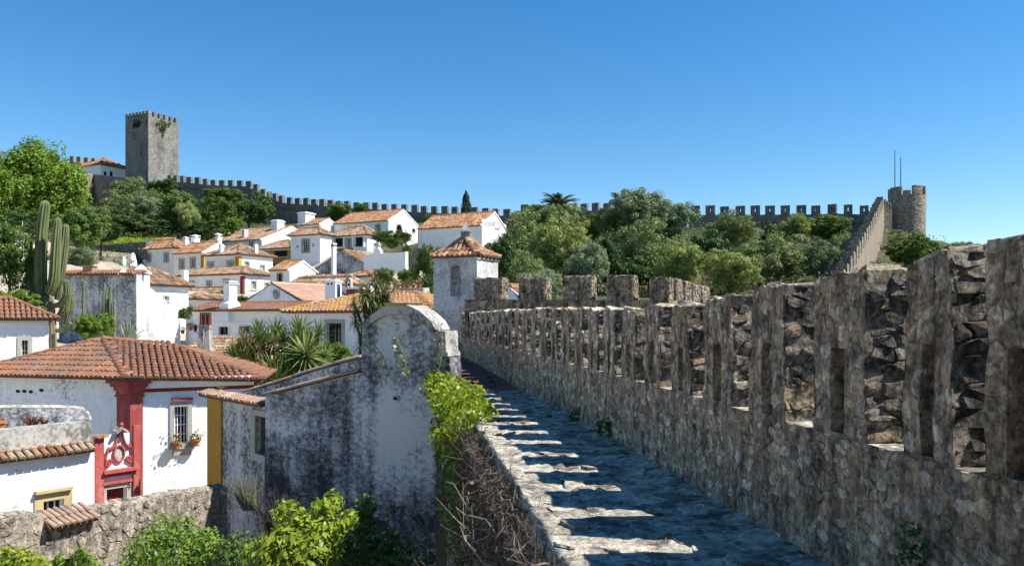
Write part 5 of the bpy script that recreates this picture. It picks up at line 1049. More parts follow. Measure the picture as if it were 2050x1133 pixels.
# ---------------------------------------------------------------- vegetation
def crown_pts(seed, ncl, per, shape='round', inner=.12):
    rg = np.random.RandomState(seed); cs, ns = [], []
    nl = 10; lob = []
    for k in range(nl):
        d = rg.normal(0, 1, 3); d /= np.linalg.norm(d); d[2] = d[2] * .75 + .1; lob.append((d * rg.uniform(.4, .68), rg.uniform(.34, .52)))
    for k in range(ncl):
        lc, lr = lob[rg.randint(nl)]; d = rg.normal(0, 1, 3); d /= np.linalg.norm(d); d[2] += .15
        c = lc + d * lr * rg.uniform(.6, 1.05); cr = rg.uniform(.09, .2)
        if shape == 'dome': c = d * rg.uniform(.55, .9) * np.array([1, 1, .95]); cr = rg.uniform(.1, .2)
        if shape == 'cypress':
            h = rg.uniform(-1, 1); wdt = .9 * (1 - ((h + 1) / 2) ** 2.2) + .05; q = rg.uniform(0, 6.28); c = np.array([math.cos(q) * wdt * .6, math.sin(q) * wdt * .6, h]); cr = .3 * wdt + .04
        if c[2] < -.85 and shape == 'round': c[2] = -.85 + rg.uniform(0, .2)
        x = rg.normal(0, 1, (per, 3)); x /= np.linalg.norm(x, axis=1, keepdims=True); rad = cr * rg.uniform(.5, 1.12, (per, 1)) ** .6
        q = x * rad; q[:, 2] *= .85 if shape == 'round' else 1.6
        if shape == 'willow': q[:, 2] -= .12 * rg.rand(per)
        cs.append(c + q); ns.append(x + rg.normal(0, .42, (per, 3)) + np.array([.1, 0, .3]))
    n = int(ncl * per * inner); x = rg.normal(0, 1, (n, 3)); x /= np.linalg.norm(x, axis=1, keepdims=True); x *= rg.uniform(0, .7, (n, 1)); x = x * (np.array([.4, .4, 1]) if shape == 'cypress' else 1); cs.append(x); ns.append(rg.normal(0, 1, (n, 3)))
    return np.concatenate(cs), np.concatenate(ns)
PROTO = {}
def proto(kind, var, mat, ncl=75, per=120, size=.055, aspect=.5, shape='round'):
    key = (kind, var)
    if key not in PROTO:
        c, n = crown_pts(hash_(kind) + var * 7, ncl, per, shape); PROTO[key] = leaf_mesh('crown', c, n, size, M[mat], aspect, var)
    return PROTO[key]
def hash_(s): return sum(ord(ch) * (i + 3) for i, ch in enumerate(s)) % 9973
KI = {'olive': dict(mat='olive', ncl=210, per=150, size=.056, aspect=.42), 'olive2': dict(mat='olive2', ncl=210, per=150, size=.056, aspect=.42), 'olive3': dict(mat='olive3', ncl=210, per=150, size=.055, aspect=.42),
      'dark': dict(mat='dark', ncl=130, per=130, size=.075, aspect=.6), 'mid': dict(mat='mid', ncl=130, per=130, size=.072, aspect=.6), 'bright': dict(mat='bright', ncl=130, per=130, size=.07, aspect=.7),
      'plane': dict(mat='bright', ncl=230, per=120, size=.062, aspect=.7, shape='dome'),
      'cypress': dict(mat='cypress', ncl=90, per=120, size=.13, aspect=.25, shape='cypress'), 'red': dict(mat='redleaf', ncl=40, per=60, size=.07, aspect=.6), 'lemon': dict(mat='lemon', ncl=60, per=70, size=.09, aspect=.5)}
vr = random.Random(3)
def tree(name, label, px, yt, yb, wpx, d, kind, cat='tree', group=None, trunk=True, tr=None, var=None):
    zt, zb = zat(yt, d), zat(yb, d); x = (px - CX) / F * d; hw_ = wpx / F * d / 2; hz = (zt - zb) / 2
    g = min(ground(x, d), zb + .1) if trunk else zb
    t = thing(name, label, cat, (x, d, g), group); k = KI[kind]; var = vr.randint(0, 2) if var is None else var
    o = place('crown', proto(kind, var, **k), t, (x, d, (zt + zb) / 2), (0, 0, vr.uniform(0, 6.28)), (hw_ * 1.1, max(hw_ * .85, min(hw_ * 1.1, hz * 1.25)), hz * 1.1)); o['kind'] = 'stuff'
    if trunk:
        mb = MB(); r0 = tr or max(.08, hw_ * .07); top = V(x, d, lerp(zb, zt, .55))
        b0 = V(x + vr.uniform(-.2, .2) * hw_, d, g - .3); mid = V(x + vr.uniform(-.15, .15) * hw_, d, lerp(zb, zt, .15)); mb.tube([b0, mid, top], [r0, r0 * .75, r0 * .3], 7)
        for i in range(4):
            q = vr.uniform(0, 6.28); e = V(x + math.cos(q) * hw_ * .6, d + math.sin(q) * hw_ * .5, lerp(zb, zt, vr.uniform(.45, .75))); mb.tube([mid, lerp(mid, e, .5) + V(0, 0, .08 * hz), e], [r0 * .5, r0 * .35, r0 * .12], 5)
        mb.build('trunk', M['bark'], t)
    return t
OG = 'olive trees on the slope below the ridge wall'
TREES = [
 ('plane_tree', 'bright green plane tree at the far left below the castle', 78, 304, 462, 172, 86, 'plane', None), ('plane_tree', 'lower bright crown leaning left of the plane tree at the frame edge', 4, 345, 460, 90, 82, 'plane', None),
 ('dark_tree', 'dark tree spreading below the bright plane tree, left of the cactus top', 40, 420, 490, 130, 80, 'dark', None), ('dark_tree', 'dark shrubby tree with orange fruit tints right of the cactus', 160, 420, 512, 100, 78, 'mid', None), ('dark_tree', 'feathery dark tree sloping down right of the fruit tree', 205, 428, 488, 80, 84, 'dark', None),
 ('olive_tree', 'grey-green bush low beside the cactus and the stained wall', 150, 487, 545, 80, 66, 'olive2', None),
 ('red_shrub', 'red-brown shrub at the foot of the shaded castle wall', 207, 398, 436, 50, 140, 'red', None), ('olive_tree', 'large grey olive tree directly below the keep', 272, 357, 440, 105, 140, 'olive', None), ('olive_tree', 'second grey olive tree below the keep, lower and further left', 250, 392, 470, 110, 130, 'olive', None), ('dark_tree', 'round dark tree at the right foot of the keep', 326, 352, 400, 80, 150, 'dark', None), ('olive_tree', 'grey olive tree leaning out right of the olive below the keep', 306, 388, 455, 80, 132, 'olive2', None),
 ('dark_tree', 'deep green broad tree between the keep olives and the small pale olive', 345, 385, 480, 90, 126, 'mid', None), ('dark_tree', 'shaded dark undergrowth tree below the keep olives', 290, 425, 480, 150, 122, 'dark', None), ('olive_tree', 'small pale feathery olive standing alone before dark trees', 374, 405, 465, 46, 116, 'olive3', None),
 ('pine_tree', 'broad dark green tree in front of the upper ridge wall', 452, 369, 420, 112, 140, 'mid', None), ('pine_tree', 'lower dark green tree below the ridge wall, left of the ivy-clad slope', 430, 396, 462, 90, 126, 'mid', None), ('pine_tree', 'dark tree at the right end of the clump under the ridge wall', 500, 388, 460, 80, 132, 'dark', None), ('dark_tree', 'low dark tree in the middle of the clump above the roofs', 405, 440, 482, 90, 118, 'dark', None),
 ('fig_bush', 'small bright fig bush above the long brown roof', 470, 432, 474, 40, 113, 'bright', None), ('fig_bush', 'smaller bright bush to the lower left of the fig bush', 448, 456, 478, 34, 112, 'bright', None),
 ('bush_tree', 'round green tree before the ridge wall, left of the large white house', 674, 408, 448, 66, 130, 'mid', None), ('bush_tree', 'small green tree beside the ridge wall directly above the red-brown gable', 725, 408, 432, 34, 134, 'mid', None),
 ('cypress_tree', 'slim dark cypress breaking the line of the ridge wall', 933, 386, 440, 26, 128, 'cypress', None),
 ('ivy_hedge', 'clipped dark hedge with square end below the ridge wall', 858, 424, 458, 32, 118, 'dark', None), ('ivy_hedge', 'lower hedge trailing right of the square-ended hedge', 888, 436, 458, 46, 116, 'mid', None),
 ('shrub', 'leafy dark shrub close to the left side of the turret', 862, 492, 575, 60, 58, 'mid', None), ('shrub', 'dark shrub above the pot-lined planter wall', 815, 540, 580, 60, 62, 'mid', None), ('shrub', 'small tree in front of the orange roof end, over the cordyline', 764, 538, 585, 56, 60, 'mid', None), ('shrub', 'dark shrub right of the planter wall beside the turret', 850, 545, 600, 40, 57, 'dark', None),
 ('fig_tree', 'big-leaved dark tree right of the turret roof', 1000, 460, 560, 80, 58, 'dark', None),
 ('olive_tree', 'wide olive tree right of the green-shuttered house', 1058, 422, 560, 130, 80, 'olive', OG), ('olive_tree', 'yellowish olive tree in the middle of the left olive clump', 1125, 440, 560, 120, 74, 'olive3', OG), ('olive_tree', 'grey olive rising just below the palm', 1120, 410, 500, 110, 90, 'olive', OG), ('olive_tree', 'low blue-grey olive behind the curtain wall, left of centre', 1180, 475, 590, 110, 64, 'olive2', OG), ('olive_tree', 'low grey olive directly over the first curtain wall gaps', 1085, 540, 620, 120, 56, 'olive2', OG), ('olive_tree', 'shaded olive at the right flank of the turret', 1045, 500, 600, 110, 66, 'olive', OG),
 ('bright_shrub', 'light green bush left of the palm on the skyline', 1072, 408, 432, 40, 110, 'bright', None), ('dark_tree', 'dark leafy tree below the short ridge wall right of the palm', 1185, 420, 480, 95, 98, 'mid', None),
 ('olive_tree', 'tallest olive tree breaking the skyline', 1275, 374, 480, 130, 92, 'olive2', OG), ('olive_tree', 'tall olive just right of the tallest, also above the skyline', 1345, 398, 500, 110, 90, 'olive2', OG), ('olive_tree', 'olive at the left side of the tallest olive', 1228, 395, 490, 70, 94, 'olive', OG), ('olive_tree', 'broad olive in front of the tallest olive', 1305, 440, 585, 150, 72, 'olive', OG), ('olive_tree', 'yellow-tinged olive above the corner of the curtain wall', 1360, 490, 600, 110, 62, 'olive3', OG),
 ('dark_tree', 'dark shaded tree between the two great olive clumps', 1225, 440, 570, 80, 80, 'dark', None), ('dark_tree', 'very dark tree filling the gap behind the curtain wall corner', 1260, 500, 600, 110, 68, 'dark', None),
 ('olive_tree', 'round olive before the right ridge wall', 1462, 427, 505, 120, 88, 'olive', OG), ('olive_tree', 'pale rounded olive in front of the right ridge wall slope', 1455, 505, 600, 130, 60, 'olive3', OG), ('olive_tree', 'olive between the two rounded pale olives', 1525, 470, 570, 120, 70, 'olive', OG), ('olive_tree', 'large pale olive behind the parapet at centre right', 1580, 470, 575, 120, 72, 'olive', OG),
 ('olive_tree', 'olive touching the right ridge wall at its middle', 1595, 430, 490, 90, 92, 'olive3', OG), ('dark_tree', 'glossy dark green tree before the stepped wall top', 1665, 432, 500, 110, 92, 'mid', OG), ('olive_tree', 'bare twiggy olive at the foot of the stepped wall', 1640, 485, 565, 100, 72, 'olive2', OG), ('olive_tree', 'small yellow olive right beside the stepped wall', 1680, 455, 540, 60, 84, 'olive', OG), ('dark_tree', 'dark tree in the shade left of the pale rounded olives', 1405, 450, 580, 100, 84, 'dark', None), ('dark_tree', 'dark tree behind the large pale olive', 1545, 450, 530, 110, 98, 'dark', None),
 ('bush_tree', 'dark green bushy tree under the round tower', 1825, 468, 548, 96, 86, 'mid', None), ('bush_tree', 'darker bush right of the one under the round tower', 1858, 478, 545, 60, 90, 'dark', None), ('olive_tree', 'pale bush at the left foot of the round tower', 1800, 460, 510, 60, 96, 'olive', None), ('bush_tree', 'thin tree top behind the parapet right of the bushy tree', 1925, 478, 520, 44, 95, 'olive2', None),
 ('garden_shrub', 'dense green shrub beside the agave in front of the stained wall', 192, 618, 690, 70, 40, 'bright', None), ('garden_tree', 'bright leafy tree crown at the left edge before the cactus', 38, 570, 640, 90, 37, 'bright', None), ('garden_tree', 'dark orange-tinged tree at the left edge above the bright leafy crown', 18, 450, 600, 110, 38, 'mid', None),
 ('clipped_bush', 'bright green clipped bush between the yuccas and the dark arched gable', 672, 683, 740, 84, 35, 'bright', None), ('garden_bush', 'green bush behind the white tall chimney', 425, 582, 608, 46, 66, 'bright', None), ('garden_bush', 'bush with pink flowers right of the white tall chimney', 482, 592, 612, 34, 64, 'mid', None), ('garden_bush', 'small bush above the wall pots beside the ruined house', 372, 612, 645, 30, 47, 'mid', None),
 ('vine_pergola_foliage', 'vine-covered pergola to the right of the porch house', 790, 462, 500, 100, 90, 'mid', None), ('hedge', 'low clipped hedge under the porch columns', 694, 497, 507, 44, 93, 'mid', None), ('shrub', 'vine hanging over the right end of the courtyard wall', 816, 490, 540, 22, 81, 'mid', None)]
for (nm, lab, px, yt, yb, w_, d, kd, gr) in TREES:
    cat = 'hedge' if 'hedge' in nm else 'bush' if ('bush' in nm and nm != 'bush_tree') or 'shrub' in nm else 'vine' if 'vine' in nm else 'tree'
    tree(nm, lab, px, yt, yb, w_, d, kd, cat, gr, trunk=cat == 'tree')
# undergrowth on the slopes
rg = np.random.RandomState(4); pts = []
for (x0, x1, d0, d1, n) in ((1000, 1760, 60, 118, 20000), (-40, 540, 112, 160, 12000), (1760, 2000, 70, 105, 1500), (800, 1010, 100, 132, 1500), (-40, 270, 70, 108, 2500), (860, 1010, 50, 76, 800)):
    pxs, ds = rg.uniform(x0, x1, n), rg.uniform(d0, d1, n)
    for px, d in zip(pxs, ds):
        x = (px - CX) / F * d; pts.append((x, d, ground(x, d) + rg.uniform(0, 1.0)))
pts = np.array(pts); tag(leaf_obj('undergrowth', pts, rg.normal(0, 1, pts.shape) + np.array([0, 0, .5]), .24, M['under'], None, .6), 'low dark undergrowth covering the slopes between the trees', 'undergrowth', kind='stuff')
n = 2600; pxs, ds = rg.uniform(190, 345, n), rg.uniform(104, 114, n); pts = np.array([((px - CX) / F * d, d, zat(484, 104) - .3 + (d - 104) * .16 + rg.uniform(0, .35)) for px, d in zip(pxs, ds)])
tag(leaf_obj('meadow_grass', pts, rg.normal(0, 1, pts.shape), .4, M['lemon'], None, .25), 'sunny yellow-green grass strip above the terrace wall', 'grass', kind='stuff')
# ivy on the keep
def clump(name, label, cat, pts, n, size, mat, spread, par=None, aspect=.75, seed=1, part='foliage', bias=(0, 0, .2)):
    rg = np.random.RandomState(seed); c = []
    for p, r_ in pts:
        k = max(3, int(n * r_ ** 2 / sum(q[1] ** 2 for q in pts))); x = rg.normal(0, 1, (k, 3)); x /= np.linalg.norm(x, axis=1, keepdims=True); c.append(np.array(p) + x * r_ * (rg.uniform(.3, 1.1, (k, 1)) ** .6) * np.array(spread))
    c = np.concatenate(c); t = par or thing(name, label, cat, tuple(pts[-1][0])); leaf_obj(part, c, rg.normal(0, 1, c.shape) + np.array(bias), size, M[mat], t, aspect, seed); return t
Wk = Ws = [Wall(Lk, Ck), Wall(Ck, Rk)]
clump('ivy', 'green ivy tuft on the sunlit face of the keep', 'ivy', [(Wk[1].pt(x, y, .2), r_) for x, y, r_ in ((322, 250, 1.0), (330, 252, .7), (326, 262, .6), (314, 248, .4), (338, 248, .4), (325, 272, .3))], 500, .3, 'mid', (1, .5, 1.1), seed=8)
clump('ivy', 'dark ivy tuft on the shaded face of the keep', 'ivy', [(Wk[0].pt(x, y, .1), r_) for x, y, r_ in ((274, 248, .9), (280, 246, .5), (270, 253, .5))], 250, .3, 'dark', (1, .4, 1), seed=9)
clump('ivy', 'ivy hanging over the ridge wall left of the white broad chimney', 'ivy', [(P(x, y, 149), r_) for x, y, r_ in ((515, 398, 1.6), (530, 405, 1.4), (540, 412, 1.0), (520, 415, 1.6))], 700, .4, 'mid', (1, .5, 1), seed=10)
# climbing plants on the rampart
def edge(Y, dz=0, o=0): return pf(Y, zwalk(Y) + dz, wl(Y) + o)
iv = thing('climbing_plant', 'bright green climbing plant spilling over the rampart edge onto the walk', 'climbing plant', tuple(edge(15, -4)))
pl = [(edge(19.5, .2, .1), .36), (edge(18.5, .1, .15), .46), (edge(17.2, .0, .1), .42), (edge(15.8, .05, .0), .55), (edge(14.6, .05, -.02), .48), (edge(13.9, .0, -.15), .36), (edge(13.2, -.1, .05), .42), (edge(14.2, -.4, .15), .5)]
clump('', '', '', pl, 5200, .085, 'lemon', (1, 1, .8), iv, seed=2)
pl = [(edge(Y, dz, .12), r_) for Y, dz, r_ in ((17.5, -.6, .5), (16.5, -.9, .5), (15.4, -.8, .5), (14.3, -1.0, .5), (13.4, -.8, .45), (12.8, -.6, .35), (13.2, -1.5, .45), (12.4, -1.3, .35), (12.4, -2.1, .4), (14, -1.9, .5), (12, -2.9, .4), (13.2, -2.9, .5), (11.6, -3.6, .35), (15.5, -1.8, .5))]
clump('', '', '', pl, 5200, .085, 'mid', (.7, 1.1, 1), iv, seed=3, part='hanging_foliage')
for i in range(3):
    b = edge((19.2, 18.6, 20.0)[i], .3, (.9, .25, 1.3)[i]); mb = MB(); top = b + V((-.3, .1, -.5)[i], 0, (1.0, 1.2, .9)[i]); mb.tube([b, lerp(b, top, .5) + V(.1, 0, 0), top], .012, 4); mb.build('shoot', M['twig'], iv)
    rgx = np.random.RandomState(60 + i); k = np.linspace(0, 1, 26)[:, None]; cc2 = np.array(b) * (1 - k) + np.array(top) * k + rgx.normal(0, .05, (26, 3)); leaf_obj('shoot_leaves', cc2, rgx.normal(0, 1, cc2.shape), .10, M['lemon'], iv, .7)
rgx = np.random.RandomState(77); cc2 = np.array([edge(13.9, -.35, .35), edge(13.6, -.4, .32), edge(12.6, -1.1, .4)]).repeat(4, 0) + rgx.normal(0, .07, (12, 3)); leaf_obj('blossom', cc2, rgx.normal(0, 1, cc2.shape), .08, M['petal'], iv, .8)
# dry creeper on the rampart face
dc = thing('dry_creeper', 'tangle of dry bare creeper stems on the rampart face below the walk edge', 'creeper', tuple(edge(8, -6))); vr2 = random.Random(21)
def creeper(Y, dz, n, L, r_, out=.1, droop=.0, face=True):
    p = edge(Y, dz, out); d_ = V(vr2.uniform(-.3, .3), vr2.uniform(-1, 1), vr2.uniform(-1, .8)).normalized(); pts = [p]; rr = [r_]
    for i in range(n):
        d_ = (d_ + V(vr2.uniform(-.5, .5), vr2.uniform(-.6, .6), vr2.uniform(-.6, .5) - droop)).normalized(); p = p + d_ * L / n
        if face:
            hx = cx(p.y) - wl(p.y) * .99; p.x = min(p.x, hx - .03); p.x = max(p.x, hx - .55)
        pts.append(p.copy()); rr.append(r_ * (1 - .8 * (i + 1) / n))
    return pts, rr
mb = MB(); md = MB()
for i in range(2600):
    Y = vr2.uniform(4.2, 13.5); pts, rr = creeper(Y, vr2.uniform(-5.2, -.1), 6, vr2.uniform(.3, .9), vr2.uniform(.003, .007) * (Y / 7)); (md if vr2.random() < .85 else mb).tube(pts, rr, 3, cap=False)
tag(md.build('fine_stems', M['twigd'], dc), kind='stuff'); tag(mb.build('pale_stems', M['twig'], dc), kind='stuff')
for i in range(42):
    Y = vr2.uniform(5.5, 13.4); pts, rr = creeper(Y, vr2.uniform(-3.6, -.25), 8, vr2.uniform(.7, 1.6), vr2.uniform(.008, .016), .25, face=i % 3 > 0); mb = MB(); mb.tube(pts, rr, 5)
    for j in (3, 5): 
        p = pts[j]; mb.tube([p, p + V(vr2.uniform(-.2, .1), vr2.uniform(-.2, .2), vr2.uniform(-.1, .25)), p + V(vr2.uniform(-.3, .1), vr2.uniform(-.35, .35), vr2.uniform(-.1, .4))], [.007, .005, .002], 4)
    mb.build('stem', M['twig'], dc)
rgx = np.random.RandomState(31); k = 500; Yv = rgx.uniform(4.5, 12.5, k); cc2 = np.array([edge(y, -rgx.uniform(.2, 5.2), .1 + rgx.uniform(0, .3)) for y in Yv]); leaf_obj('dry_leaves', cc2, rgx.normal(0, 1, cc2.shape), .07, M['dryleaf'], dc, .6)
k = 14000; Yv = rgx.uniform(3.8, 14.0, k); dz_ = rgx.uniform(0, 1, k) ** 1.4 * 5.4 + .06; cc2 = np.array([edge(y, -z_, .03 + o2) for y, z_, o2 in zip(Yv, dz_, rgx.uniform(0, .22, k))]); leaf_obj('dead_thatch', cc2, rgx.normal(0, 1, cc2.shape), .20, M['thatch'], dc, .07)
clump('', '', '', [(edge(7.6, -1.6, .35), .14), (edge(7.6, -1.75, .3), .1)], 60, .075, 'lemon', (1, 1, 1), dc, seed=12, part='green_sprig')
clump('', '', '', [(edge(9.3, -.55, .25), .16), (edge(8.6, -.9, .25), .14)], 70, .06, 'dryleaf', (1, 1, 1), dc, seed=13, part='dry_sprig')
# small plants at the wall foot and on the parapet
for lab, Y, h, dz in (('small dark weed growing from the parapet foot at mid walk', 11.0, .03, .15), ('second small weed at the parapet foot, further along the walk', 12.9, .03, .12)):
    clump('weed', lab, 'weed', [(pf(Y, zwalk(Y) + dz, h + .05), .12)], 60, .07, 'dark', (1, 1, 1.3), seed=int(Y))
clump('weed', 'dark weed hanging from the parapet stones near the right edge', 'weed', [(pf(4.25, -1.18, .06), .10), (pf(4.3, -1.30, .05), .08)], 160, .035, 'dark', (1, 1, 1.2), seed=14)
# bushes in the lower left garden: leaves that show large are objects
def leafy_bush(name, label, blobs, n, size, mat, nind, seed, stemr=.02, aspect=.55):
    rg = np.random.RandomState(seed); base = min((p for p, r_ in blobs), key=lambda p: p.z); t = thing(name, label, 'bush', (base.x, base.y, base.z - 1.2)); cs, ns = [], []
    for p, r_ in blobs:
        k = int(n * r_ ** 2 / sum(q[1] ** 2 for q in blobs)); x = rg.normal(0, 1, (k, 3)); x /= np.linalg.norm(x, axis=1, keepdims=True); rad = r_ * rg.uniform(.25, 1.1, (k, 1)) ** .55; cs.append(np.array(p) + x * rad); ns.append(x * .8 + rg.normal(0, .6, (k, 3)) + np.array([0, -.2, .5]))
    c, nn = np.concatenate(cs), np.concatenate(ns); score = -c[:, 1] + .6 * c[:, 2]; o = np.argsort(-score); big, rest = o[:nind], o[nind:]
    leaf_obj('foliage', c[rest], nn[rest], size, M[mat], t, aspect, seed)
    one = leaf_mesh('leaf', np.zeros((1, 3)), np.array([[0, 0, 1.0]]), 1.0, M[mat + '_obj'], aspect, 3)
    for i in big:
        place('leaf', one, t, Vector(c[i]), Vector(nn[i]).to_track_quat('Z', 'Y').to_euler(), (size * rg.uniform(.8, 1.3),) * 3)
    mb = MB(); vb = random.Random(seed)
    for p, r_ in blobs:
        q = Vector((base.x + vb.uniform(-.2, .2), base.y + .2, base.z - 1.2)); mb.tube([q, lerp(q, p, .5) + V(vb.uniform(-.15, .15), 0, .1), p], [stemr * 1.6, stemr, stemr * .4], 5)
    mb.build('stem', M['bark'], t); return t
for k in ('lemon', 'bright', 'mid'):
    t = T(k + '_single_leaf'); base = {'lemon': [(.13, .20, .02), (.20, .26, .025), (.26, .29, .03), (.10, .17, .02)], 'bright': [(.07, .13, .02), (.10, .18, .025), (.13, .2, .03)], 'mid': [(.05, .085, .018), (.075, .12, .025)]}[k]
    c = t.ramp(t.n('ObjectInfo').outputs['Random'], *[(i / (len(base) - 1), q) for i, q in enumerate(base)]); t.col(c); t.b.inputs['Roughness'].default_value = .4
    tr = t.n('BsdfTranslucent'); t.put(tr.inputs[0], c); ms = t.n('MixShader'); ms.inputs[0].default_value = .3; t.t.links.new(t.b.outputs[0], ms.inputs[1]); t.t.links.new(tr.outputs[0], ms.inputs[2]); t.t.links.new(ms.outputs[0], t.t.nodes['Material Output'].inputs[0]); M[k + '_obj'] = t.m
B_ = lambda L, d: [(P(x, y, d - q), r_) for x, y, r_, q in L]
leafy_bush('lemon_bush', 'yellow-green sunlit lemon bush in front of the dark gable wall', B_([(575, 1030, .30, .3), (610, 1050, .32, .5), (650, 1020, .26, .4), (668, 1000, .2, .3), (590, 1080, .45, .6), (640, 1090, .45, .8), (560, 1110, .5, 1.0), (620, 1130, .5, 1.2), (520, 1125, .4, 1.0), (700, 1040, .2, .2), (660, 1060, .3, .5)], 15.5), 3400, .125, 'lemon', 260, 41)
leafy_bush('dark_bush', 'dark green shaded bush right of the lemon bush', B_([(735, 1010, .22, 0), (715, 1050, .35, 0), (760, 1080, .4, .2), (700, 1110, .45, .4), (800, 1110, .35, .2), (755, 1130, .5, .4), (850, 1120, .2, .0)], 16.2), 1800, .13, 'mid', 40, 42)
leafy_bush('green_bush', 'dense green bush below the garden wall at lower left', B_([(330, 1065, .38, 0), (365, 1060, .3, .2), (300, 1100, .45, .3), (350, 1110, .5, .4), (400, 1100, .4, .2), (420, 1080, .25, 0), (280, 1130, .4, .4)], 16.0), 3600, .085, 'bright', 40, 43)
leafy_bush('bush', 'bright leafy bush in the bottom left corner', B_([(20, 1122, .26, 0), (50, 1128, .24, 0), (80, 1140, .2, .2), (-10, 1130, .3, 0)], 13.5), 900, .10, 'lemon', 40, 44)
leafy_bush('bush', 'small long-leaved bush at the bottom beside the niche in the garden wall', B_([(160, 1118, .16, 0), (120, 1130, .16, 0), (180, 1128, .14, 0)], 14.0), 200, .16, 'bright', 30, 45, aspect=.3)
leafy_bush('bush', 'brownish mixed bush between the green bush and the lemon bush', B_([(480, 1090, .3, 0), (460, 1115, .35, .2), (440, 1105, .25, 0)], 16.0), 900, .09, 'mid', 20, 46)
gt_ = thing('grass_tuft', 'tall dry grass tuft against the foot of the chapel facade', 'grass', tuple(P(500, 1020, 19.5)))
mb = MB(); mb2 = MB()
for i in range(90):
    b = P(500 + vr2.uniform(-14, 14), 1022, 19.3); e = b + V(vr2.uniform(-.55, .3), vr2.uniform(-.3, .3), vr2.uniform(.5, 1.0)); (mb if i % 2 else mb2).tube([b, lerp(b, e, .55) + V(0, 0, .08), e], [.009, .007, .002], 3, cap=False)
mb.build('green_blades', M['mid'], gt_); mb2.build('dry_blades', M['twig'], gt_)
mb = MB(); gt2 = thing('dry_shrub', 'leafless brown shrub leaning on the base of the dark gable wall', 'bush', tuple(P(545, 1060, 18)))
for i in range(60):
    b = P(548 + vr2.uniform(-8, 8), 1075, 18); e = b + V(vr2.uniform(-.5, .35), vr2.uniform(-.2, .2), vr2.uniform(.4, 1.3)); mb.tube([b, lerp(b, e, .5) + V(vr2.uniform(-.1, .1), 0, .05), e], [.012, .008, .002], 3, cap=False)
mb.build('stem', M['twigd'], gt2)
clump('dry_weed', 'dry weed sprouting on the tile eave of the chapel facade', 'weed', [(P(443, 782, 23.3), .16), (P(440, 770, 23.3), .1)], 60, .10, 'dryleaf', (1, .6, 1.3), seed=17, aspect=.15)
# ---------------------------------------------------------------- yuccas, palm, agave, cactus
def rosette_mesh(name, n, L, wd, mat, seed, droop=.35, lo=-.4):
    rg = random.Random(seed); mb = MB()
    for i in range(n):
        q = i * 2.399; e = lerp(1.45, lo, (i / n) ** .9) + rg.uniform(-.12, .12); l = L * rg.uniform(.75, 1.1); d_ = V(math.cos(q) * math.cos(e), math.sin(q) * math.cos(e), math.sin(e)); s = d_.cross(V(0, 0, 1)); s = s.normalized() if s.length > .05 else V(1, 0, 0); up = s.cross(d_); pts = []
        for k, ww in ((0, .6), (.35, 1.0), (.7, .75), (1.0, .06)):
            p = d_ * l * k - V(0, 0, droop * l * k * k * max(.1, math.cos(e)) * .5); pts.append((p - s * wd * ww, p - up * wd * .25 * ww, p + s * wd * ww))
        vs = [x for tr_ in pts for x in tr_]; fs = []
        for k in range(3):
            for m in range(2): fs.append((k * 3 + m, k * 3 + m + 1, k * 3 + 4 + m, k * 3 + 3 + m))
        mb.add(vs, fs)
    return mb.mesh(name, mat)
YM = [rosette_mesh('leaf_rosette', 64, .95, .034, M['yucca'], s) for s in (1, 2)]; DM = rosette_mesh('dead_rosette', 50, .45, .022, M['dryleaf'], 5, .5, -1.0)
yu = thing('yucca', 'big clump of spiky yuccas between the red roof and the sloping dark wall', 'yucca', tuple(P(540, 770, 33))); vy = random.Random(8); d0 = 32.5
for x, y, dd, s in ((477, 728, -.4, 1.15), (530, 715, .2, 1.1), (548, 742, -.8, 1.0), (553, 765, -1.4, 1.15), (612, 712, -.6, 1.3), (590, 688, .3, 1.2), (570, 690, .8, 1.1), (522, 680, .8, 1.0), (498, 700, .5, 1.0), (550, 668, 1.2, 1.0), (520, 668, 1.4, .9), (625, 690, .6, 1.1), (585, 728, .2, 1.1), (500, 742, -.2, 1.1), (470, 705, .6, .9), (645, 712, .5, .9), (566, 715, .3, 1.1), (455, 730, .2, .9), (515, 745, -.6, 1.0), (600, 742, -.6, 1.1), (636, 672, 1.0, .9), (600, 665, 1.2, 1.0), (540, 690, .2, 1.0), (490, 715, -.1, 1.0), (630, 730, -.2, 1.0), (575, 745, -.9, 1.0)):
    p = P(x, y, d0 + dd); place('leaf_rosette', YM[vy.randint(0, 1)], yu, p, (vy.uniform(-.3, .3) - .35, vy.uniform(-.35, .35), vy.uniform(0, 6)), (s,) * 3)
    mb = MB(); b = V(p.x + vy.uniform(-.4, .4), p.y + .6, zat(790, d0)); mb.tube([b, lerp(b, p, .5), p], [.12, .1, .08], 6); mb.build('stem', M['bark'], yu)
for x, y, dd in ((485, 672, .2), (492, 684, -.1), (517, 703, -.5), (546, 688, -.2), (620, 690, -.2), (497, 722, -.6)):
    place('dead_rosette', DM, yu, P(x, y, d0 + dd), (0, 0, vy.uniform(0, 6)))
clump('', '', '', [(P(x, y, d0 + 1.2), .7) for x, y in ((500, 720), (550, 720), (600, 720), (460, 735), (630, 725), (570, 750))], 1800, .2, 'dark', (1, .6, .8), yu, seed=19)
CM_ = [rosette_mesh('leaf_rosette', 50, .62, .024, M['yucca'], s, .9, -.9) for s in (7, 8)]
co_ = thing('cordyline', 'tall cordyline tree with drooping leaf heads left of the arched gable', 'cordyline', tuple(P(718, 780, 30))); d0 = 29.5; root = P(716, 780, d0)
